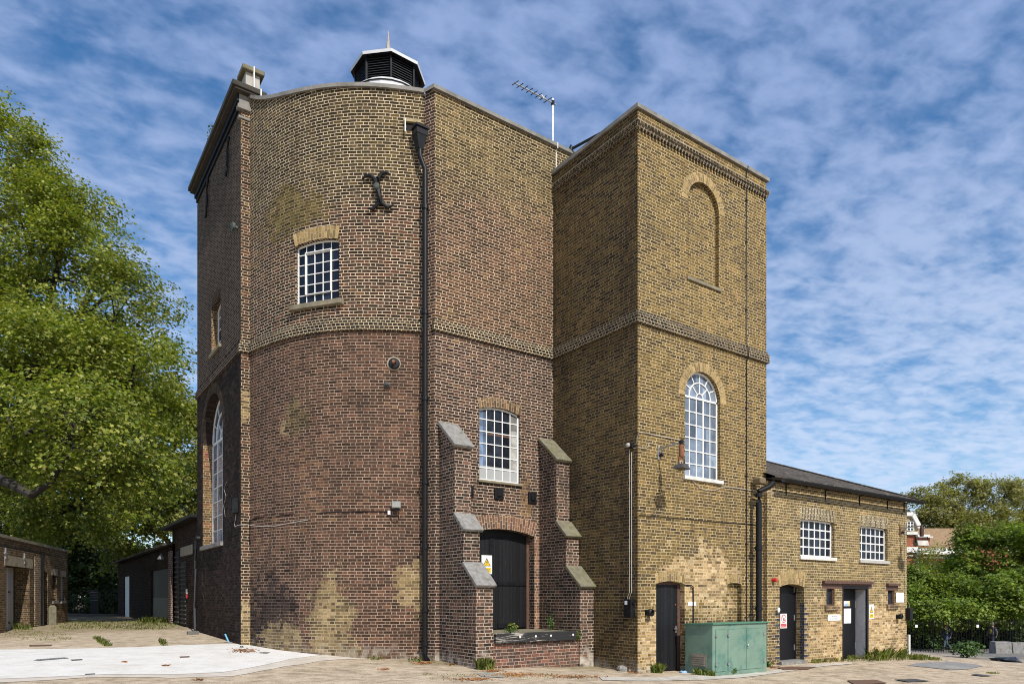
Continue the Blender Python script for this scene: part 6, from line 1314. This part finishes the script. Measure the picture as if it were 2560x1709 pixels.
# fallen orange brown leaf litter along the wall foot
M_lit = leaf_mat('dry_litter', [(.30,.13,.045), (.42,.20,.08), (.24,.10,.04)], .1)
g = np.random.default_rng(9); C = []
for (px, py, rx, ry, n) in ((1060,1657,26,3,160),(1140,1660,30,3,140),(1230,1677,26,3,150),(1300,1687,90,5,330),(1440,1692,60,4,240),(1180,1698,60,4,180),(610,1627,32,5,260),(1345,1663,20,3,70),(1500,1662,30,3,90),(1930,1668,18,3,70),(1590,1682,20,3,70),(235,1528,70,5,420),(960,1673,12,2,40),(500,1699,12,2,40),(310,1655,8,1.5,30),(415,1664,8,1.5,30)):
    for _ in range(n):
        q = on_ground(px+g.normal()*rx*.5, py+g.normal()*ry*.5); C.append((q.x, q.y, q.z+.02))
C = np.array(C); tag(leaves('leaf_litter', C, np.tile(np.array([0, 0, 1.4]), (len(C), 1)), .05, M_lit, None, _LEAFS, 8, .0), kind='stuff')
# litter and loose things
def lump(name, label, px, py, w, h, mat, cat='litter', seed=0):
    p = on_ground(px, py); g = random.Random(seed+int(px)); mb = MB(); n = 9
    prof = [[Vector((p.x+w*s*math.cos(k*2*math.pi/n)*g.uniform(.6,1.2), p.y+w*s*math.sin(k*2*math.pi/n)*g.uniform(.6,1.2), p.z+h*zz*g.uniform(.7,1.2))) for k in range(n)] for s, zz in ((1.,.0),(1.05,.45),(.7,.85))]
    for a, b in zip(prof, prof[1:]):
        for k in range(n): mb.quad(a[k], a[(k+1) % n], b[(k+1) % n], b[k])
    mb.quad(*prof[-1]); return tag(mb.build(name, mat), label, cat)
lump('plastic_bag', 'crumpled light blue plastic bag on the ground before the dock', 1438, 1663, .07, .13, plain('blue_plastic', (.16,.45,.68), .4, var=.25, scale=20.))
lump('plastic_bag', 'small blue and white litter beside the tower plank door', 1709, 1681, .09, .06, plain('pale_blue_plastic', (.25,.42,.62), .4, var=.3, scale=20.))
lump('plastic_sheet', 'black plastic sheet crumpled on the tarmac at the far right', 2516, 1652, .42, .17, plain('black_plastic', (.02,.02,.022), .25, var=.4))
lump('rubber_scrap', 'flat black scrap on the pale concrete by the bowed wall', 660, 1632, .13, .03, M_black)
lump('stone', 'small dark stone on the pale concrete near the pilaster', 604, 1618, .05, .05, M_black)
lump('brick_rubble', 'broken brick at the shaded foot of the tower flank', 1556, 1676, .15, .14, M_conc, 'rubble')
lump('brick_rubble', 'pale rubble block next to the tower corner', 1580, 1678, .13, .11, plain('pale_rubble', (.36,.29,.2), .9, var=.3), 'rubble')
p = on_ground(572, 1606); mb = MB(); mb.tube([p+UP*.02, p+UP*.13-RT*.05, p+UP*.24-RT*.10], .022, 8); tag(mb.build('pipe_offcut', bpy.data.materials['blue_plastic'], smooth=True), 'short bright blue pipe leaning in the grass by the side wall', 'pipe')

# ================================================================== BEYOND THE YARD
# black railings on the right
def railing(label, A, B, h, n, name, group=None, post=15, rails=(.10,.88)):
    root = thing(name, label, 'fence', (A.x, A.y, gz(A.x, A.y))); d = (B-A)
    def g(t_): q = A+d*t_; return Vector((q.x, q.y, gz(q.x, q.y)))
    me = None
    for i in range(n+1):
        q = g(i/n)
        if me is None:
            mb = MB(); mb.bar(q-UP*.1, q+UP*h*.95, .022); mb.bar(q+UP*h*.95, q+UP*h, .010); o = mb.build('baluster', M_black, root); me = (o, q)
        elif i % post == 0:
            s = MB(); s.bar(q-UP*.1, q+UP*(h*.98), .05); s.build('post', M_black, root)
        else: o = me[0].copy(); COL.objects.link(o); o.location = q-me[1]; o.parent = root; o.matrix_parent_inverse = me[0].matrix_parent_inverse.copy()
    for z in rails:
        s = MB()
        for i in range(10): s.bar(g(i/10)+UP*h*z, g((i+1)/10)+UP*h*z, .035, .012)
        s.build('rail', M_black, root)
    return root
railing('black iron railings along the far right edge of the yard', at_d(2238, 1600, 40), at_d(2760, 1600, 40), 1.92, 82, 'railings')
railing('dark railings closing the shaded end of the alley', at_d(150, 1500, 50), at_d(305, 1500, 50), 1.85, 32, 'railings', post=11)
for px, lb in ((2444, 'white square notice on the railings between the two people'), (2291, 'white square notice on the railings nearest the annex')):
    q = at_d(px, 1564, 39.9); mb = MB(); mb.bar(q-UP*.08, q+UP*.08, .14, .02, up=FW); tag(mb.build('railing_notice', M_signw), lb, 'sign')
for px, D in ((235, 49.8),):
    q = at_d(px, 1490, D); bd_ = thing('slatted_crate', 'dark slatted panel against the railings at the end of the alley', 'panel', (q.x, q.y, gz(q.x, q.y)))
    mb = MB(); b0_ = Vector((q.x, q.y, gz(q.x, q.y))); w = RT*.27
    mb.hexa([b0_-w-UP*.0, b0_+w, b0_+w+FW*.06, b0_-w+FW*.06]+[v+UP*1.75 for v in (b0_-w, b0_+w, b0_+w+FW*.06, b0_-w+FW*.06)]); mb.build('panel', M_black, bd_)
    for z in (.98,1.17,1.36,1.56): s = MB(); s.bar(b0_-w-FW*.02+UP*z, b0_+w-FW*.02+UP*z, .03); s.build('slat', M_conc, bd_)
# concrete barrier blocks
for l, r, lb in ((2488, 2529, 'pale concrete barrier block nearest the yellow shirted person'), (2531, 2640, 'weathered concrete barrier block running off the right edge')):
    a = at_d(l, 1627, 37.5); b = at_d(r, 1627, 37.5); za = min(gz(a.x, a.y), gz(b.x, b.y))-.15; zt_ = at_d(l, 1603, 37.5).z-(0 if l < 2500 else .05)
    mb = MB(); dp_ = FW*.55; mb.hexa([Vector((q.x, q.y, za)) for q in (a-FW*.1, b-FW*.1, b+dp_, a+dp_)]+[Vector((q.x, q.y, zt_)) for q in (a, b, b+dp_*.8, a+dp_*.8)]); tag(mb.build('concrete_barrier', M_conc, bevel=.03), lb, 'barrier')
# red brick house with white trim, far behind the annex
HD = 92.; HP = Plane(at_d(2240, 1400, HD).xy, (RT.x, RT.y))
HO = thing('brick_house', 'distant red brick house with white cornices and a gambrel gable', 'building', at_d(2300, 1560, HD))
def hx2(px, py, d=0.): return HP.hit(px, py, d)
def hbox(nm, mat, l, r, t, b, d0, d1, parent=HO):
    u0, z1 = hx2(l, t); u1, z0 = hx2(r, b); mb = MB(); HP.box(mb, u0, u1, z0, z1, d0, d1); return mb.build(nm, mat, parent)
M_stw = plain('white_stone_trim', (.70,.68,.64), .8, var=.12, dirt=(.35,.33,.3,.5), dscale=.6)
hbox('wall', M_house, 2150, 2520, 1369, 1640, -9, 0); hbox('upper_wall', M_house, 2150, 2290, 1337, 1368.5, -5, -.01)
for l, r, t, b, d in ((2150,2289,1367,1381,.5),(2289,2400,1371,1383,.9),(2289,2400,1383,1386,1.2),(2289,2400,1391,1395,.35),(2150,2289,1387,1389.5,.3),(2150,2290,1329,1336,.4),(2289,2320,1336,1341,.5),(2289,2324,1341,1344,.7)): hbox('cornice', M_stw, l, r, t, b, -.5, d)
hbox('upper_bay', M_house, 2289, 2322, 1344, 1368, -3, .25); 
mb = MB(); G = [hx2(*q) for q in ((2150,1284),(2284,1284),(2301,1317),(2301,1332),(2150,1332))]; mb.prism([HP.p(u, z, -.4) for u, z in G], HP.n*-6); mb.build('gable', brick('sandstone_gable', [(0., (.28,.22,.13)), (1., (.42,.34,.2))], (.5,.42,.3)), HO)
for a, b in (((2150,1284),(2284,1284)), ((2284,1284),(2302,1318))): mb = MB(); mb.bar(HP.p(*hx2(*a), -.2), HP.p(*hx2(*b), -.2), .32, .5); mb.build('gable_coping', M_stw, HO)
def hwin(l, r, t, b, cols, rows):
    w = hbox('window', M_white, l, r, t, b, -.1, .06); u0, z1 = hx2(l, t); u1, z0 = hx2(r, b); pm = MB()
    for i in range(cols):
        for j in range(rows): uu, vv = (u1-u0)/cols, (z1-z0)/rows; HP.box(pm, u0+uu*(i+.18), u0+uu*(i+.82), z0+vv*(j+.14), z0+vv*(j+.86), .05, .075)
    pm.build('panes', M_gl_navy, w)
hwin(2268,2283,1303,1326,2,3); hwin(2291,2301,1346,1353,3,2); hwin(2290,2303,1399,1428,3,5); hwin(2322,2331,1404,1428,3,5); hwin(2360,2370,1404,1428,3,5)
mb = MB(); r0_ = [HP.p(*hx2(*q), -1.) for q in ((2310,1371),(2520,1371))]; mb.hexa([r0_[0], r0_[1], r0_[1]-HP.n*6+UP*0, r0_[0]-HP.n*6]+[r0_[0]+UP*.05-HP.n*0, r0_[1]+UP*.05, r0_[1]-HP.n*6+UP*3.4, r0_[0]-HP.n*6+UP*3.4]); mb.build('roof', plain('brown_tiles', (.27,.175,.09), .9, var=.35, scale=3.), HO)
# ------------------------------------------------------------------ two people walking behind the railings
def skin_obj(name, verts, edges, radii, mat, parent, M, sub=2):
    me = bpy.data.meshes.new(name); me.from_pydata([tuple(M@Vector(v)) for v in verts], edges, []); o = bpy.data.objects.new(name, me); COL.objects.link(o); me.materials.append(mat)
    md = o.modifiers.new('skin', 'SKIN'); md.use_smooth_shade = True
    for v, r in zip(me.skin_vertices[0].data, radii): v.radius = (r, r) if not hasattr(r, '__len__') else r
    me.skin_vertices[0].data[0].use_root = True
    s = o.modifiers.new('sub', 'SUBSURF'); s.levels = sub; s.render_levels = sub
    o.parent = parent; o.matrix_parent_inverse = parent.matrix_world.inverted(); return o
M_skin = plain('skin', (.42,.24,.17), .6, var=.05)
def person(label, px, D, heading, shirt, trousers, hair, jacket=None, stride=.32, arm=.25, tall=1.72, bag=None):
    q = at_d(px, 1600, D); loc = Vector((q.x, q.y, gz(q.x, q.y))); root = thing('person', label, 'person', loc)
    h = Vector(heading).normalized(); side = Vector((h.y, -h.x, 0)); s = tall/1.72
    M = Matrix(((h.x*s, side.x*s, 0, loc.x), (h.y*s, side.y*s, 0, loc.y), (0, 0, s, loc.z), (0, 0, 0, 1)))   # local x forward, y to the right
    sp = dict(pelvis=(0,0,.93), waist=(.01,0,1.06), chest=(.02,0,1.28), neck=(.03,0,1.47), head0=(.05,0,1.56), head1=(.06,0,1.68),
      hipL=(0,-.09,.90), hipR=(0,.09,.90), kneeF=(stride*.62,-.09,.50), ankF=(stride*.85,-.09,.09), toeF=(stride*.85+.17,-.09,.03), kneeB=(-stride*.15,.09,.49), ankB=(-stride*.95,.09,.16), toeB=(-stride*.95+.12,.09,.04),
      shL=(.02,-.19,1.40), shR=(.02,.19,1.40), elL=(-arm*.5,-.24,1.13), elR=(arm*.55,.24,1.13), wrL=(-arm*.35,-.24,.90), wrR=(arm*1.15,.22,.95), haL=(-arm*.25,-.24,.81), haR=(arm*1.45,.20,.90))
    k = list(sp); V = [sp[x] for x in k]
    Es = [('pelvis','waist'),('waist','chest'),('chest','neck'),('neck','head0'),('head0','head1'),('pelvis','hipL'),('pelvis','hipR'),('hipL','kneeF'),('kneeF','ankF'),('ankF','toeF'),('hipR','kneeB'),('kneeB','ankB'),('ankB','toeB'),('chest','shL'),('chest','shR'),('shL','elL'),('elL','wrL'),('wrL','haL'),('shR','elR'),('elR','wrR'),('wrR','haR')]
    rad = dict(pelvis=(.14,.11), waist=(.13,.10), chest=(.15,.115), neck=.055, head0=.085, head1=.085, hipL=.085, hipR=.085, kneeF=.06, ankF=.042, toeF=.035, kneeB=.06, ankB=.042, toeB=.035, shL=.06, shR=.06, elL=.045, elR=.045, wrL=.032, wrR=.032, haL=.035, haR=.035)
    skin_obj('body', V, [(k.index(a), k.index(b)) for a, b in Es], [rad[x] for x in k], M_skin, root, M)
    def cloth(nm, keys, pairs, grow, mat, ends=None):
        ends = ends or {}; V2 = [ends.get(x, sp[x]) for x in keys]; skin_obj(nm, V2, [(keys.index(a), keys.index(b)) for a, b in pairs], [tuple(np.array(rad[x])*1.0+grow) if hasattr(rad[x], '__len__') else rad[x]+grow for x in keys], mat, root, M)
    cloth('trousers', ['pelvis','hipL','hipR','kneeF','ankF','kneeB','ankB'], [('pelvis','hipL'),('pelvis','hipR'),('hipL','kneeF'),('kneeF','ankF'),('hipR','kneeB'),('kneeB','ankB')], .018, trousers)
    cloth('shirt' if not jacket else 'jacket', ['waist','pelvis','chest','neck','shL','shR','elL','wrL','elR','wrR'], [('waist','pelvis'),('waist','chest'),('chest','neck'),('chest','shL'),('chest','shR'),('shL','elL'),('elL','wrL'),('shR','elR'),('elR','wrR')], .022, jacket or shirt, {'neck': (.02,0,1.43), 'pelvis': (0,0,.86)})
    if jacket: cloth('shirt', ['waist','chest'], [('waist','chest')], .012, shirt, {'waist': (.075,0,1.0), 'chest': (.085,0,1.34)})
    for a, b in (('ankF','toeF'), ('ankB','toeB')): cloth('shoe', [a, b], [(a, b)], .014, M_black)
    mb = MB(); c = M@Vector((.045, 0, 1.66)); mb.lathe(c-UP*.06, UP, [(.10,-.04 if tall < 1.7 else .03),(.112,.03),(.108,.09),(.07,.15),(.01,.165)], 12); mb.build('hair', hair, root, smooth=True)
    f = M@Vector((.145, 0, 1.60)); mb = MB(); mb.bar(f-UP*.02, f+UP*.03, .02, .03, up=h); mb.build('nose', M_skin, root)
    return root
navy = plain('navy_cloth', (.035,.035,.075), .9); jean = plain('blue_denim', (.07,.095,.16), .9); greyc = plain('grey_cloth', (.12,.11,.12), .9); yell = plain('yellow_cloth', (.45,.38,.05), .9)
person('walking person with reddish hair in a navy jacket and jeans behind the railings', 2367, 42, -RT, navy, jean, plain('auburn_hair', (.10,.03,.015), .7), tall=1.66, jacket=navy)
person('walking person in a yellow shirt and open dark jacket by the concrete block', 2482, 42, -RT, yell, plain('dark_trousers', (.03,.03,.055), .9), plain('grey_hair', (.12,.11,.10), .7), tall=1.68, jacket=greyc, stride=.16, arm=.18)

# ================================================================== SKY, SUN, CAMERA
SUN_EL, SUN_SIDE = R(44), R(-6.5)
sd_ = Vector((math.sin(SUN_SIDE)*math.cos(SUN_EL), -math.cos(SUN_SIDE)*math.cos(SUN_EL), math.sin(SUN_EL)))
sun = bpy.data.lights.new('sun', 'SUN'); sun.energy = 4.9; sun.angle = R(.53); sun.color = (1., .945, .85)
so = bpy.data.objects.new('sun', sun); COL.objects.link(so); so.rotation_euler = (-sd_).to_track_quat('-Z', 'Y').to_euler(); so.location = (0, -40, 60)
w = bpy.data.worlds.new('World'); scene.world = w; w.use_nodes = True; t = NT(w.node_tree); w.node_tree.nodes.clear()
out = t.node('ShaderNodeOutputWorld'); sky = t.node('ShaderNodeTexSky', sky_type='NISHITA'); sky.sun_disc = False; sky.sun_elevation = SUN_EL; sky.sun_rotation = math.atan2(sd_.x, sd_.y); sky.altitude = 100; sky.air_density = 1.; sky.dust_density = .6; sky.ozone_density = 2.2
geo = t.node('ShaderNodeTexCoord').outputs['Generated']; dx, dy, dz = t.xyz(geo)
zz = t.m('ADD', t.m('MAXIMUM', dz, 0.), .16); cp = t.comb(t.m('DIVIDE', dx, zz), t.m('DIVIDE', dy, zz), 0.)
rgt = t.m('ADD', t.m('MULTIPLY', dx, RT.x), t.m('MULTIPLY', dy, RT.y)); fwd = t.m('ADD', t.m('MULTIPLY', dx, FW.x), t.m('MULTIPLY', dy, FW.y))
ra = t.m('DIVIDE', rgt, zz); fa = t.m('DIVIDE', fwd, zz)
q1 = t.comb(t.m('ADD', t.m('MULTIPLY', ra, .94), t.m('MULTIPLY', fa, .34)), t.m('MULTIPLY', t.m('SUBTRACT', t.m('MULTIPLY', fa, .94), t.m('MULTIPLY', ra, .34)), 1.35), 0.)
nA = t.noise(t.vm('ADD', cp, (3.1, 1.7, 0.)), 1.3, 3, .5); nB = t.noise(t.vm('ADD', q1, (1.3, .4, 0.)), 12., 3, .5, .3); nC = t.noise(q1, 28., 3, .6, .2); nD = t.noise(t.vm('ADD', q1, (7.3, 2.4, 0.)), 4.2, 3, .5, .2)
cl = t.m('ADD', t.m('ADD', t.m('ADD', t.m('MULTIPLY', nA, .38), t.m('MULTIPLY', nD, .30)), t.m('MULTIPLY', nB, .52)), t.m('MULTIPLY', nC, .17))
cl = t.m('ADD', cl, t.m('MULTIPLY', rgt, .05))
low = t.m('SUBTRACT', 1., t.step(dz, .02, .15))
fac = t.m('MULTIPLY', t.step(cl, .47, .83), t.m('SUBTRACT', .86, t.m('MULTIPLY', low, .60)))
ccol = t.mix(t.step(dz, .12, .62), (.64,.76,.98), (.34,.46,.76))
hs = t.node('ShaderNodeHueSaturation'); hs.inputs['Saturation'].default_value = 1.28; t.put(hs.inputs['Color'], sky.outputs[0])
b1 = t.node('ShaderNodeBackground'); t.put(b1.inputs[0], hs.outputs[0]); b1.inputs[1].default_value = .15
b2 = t.node('ShaderNodeBackground'); t.put(b2.inputs[0], ccol); b2.inputs[1].default_value = 1.
mx = t.node('ShaderNodeMixShader'); t.put(mx.inputs[0], fac); t.l.new(b1.outputs[0], mx.inputs[1]); t.l.new(b2.outputs[0], mx.inputs[2]); t.l.new(mx.outputs[0], out.inputs[0])

cam = bpy.data.cameras.new('camera'); co = bpy.data.objects.new('camera', cam); COL.objects.link(co)
cam.sensor_width = 36; cam.lens = 36*FOC/2560; cam.shift_y = (HORZ-854.5)/2560; cam.clip_end = 2000; cam.clip_start = .1
co.location = EYE; co.rotation_euler = (R(90), 0, math.atan2(FW.y, FW.x)-R(90)); scene.camera = co
scene.view_settings.view_transform = 'Standard'; scene.view_settings.look = 'None'; scene.view_settings.exposure = 0; scene.view_settings.gamma = 1
scene.cycles.filter_width = 1.05; scene.cycles.use_denoising = True; scene.cycles.max_bounces = 6; scene.cycles.diffuse_bounces = 3; scene.cycles.glossy_bounces = 3; scene.cycles.transmission_bounces = 4
scene.render.film_transparent = False
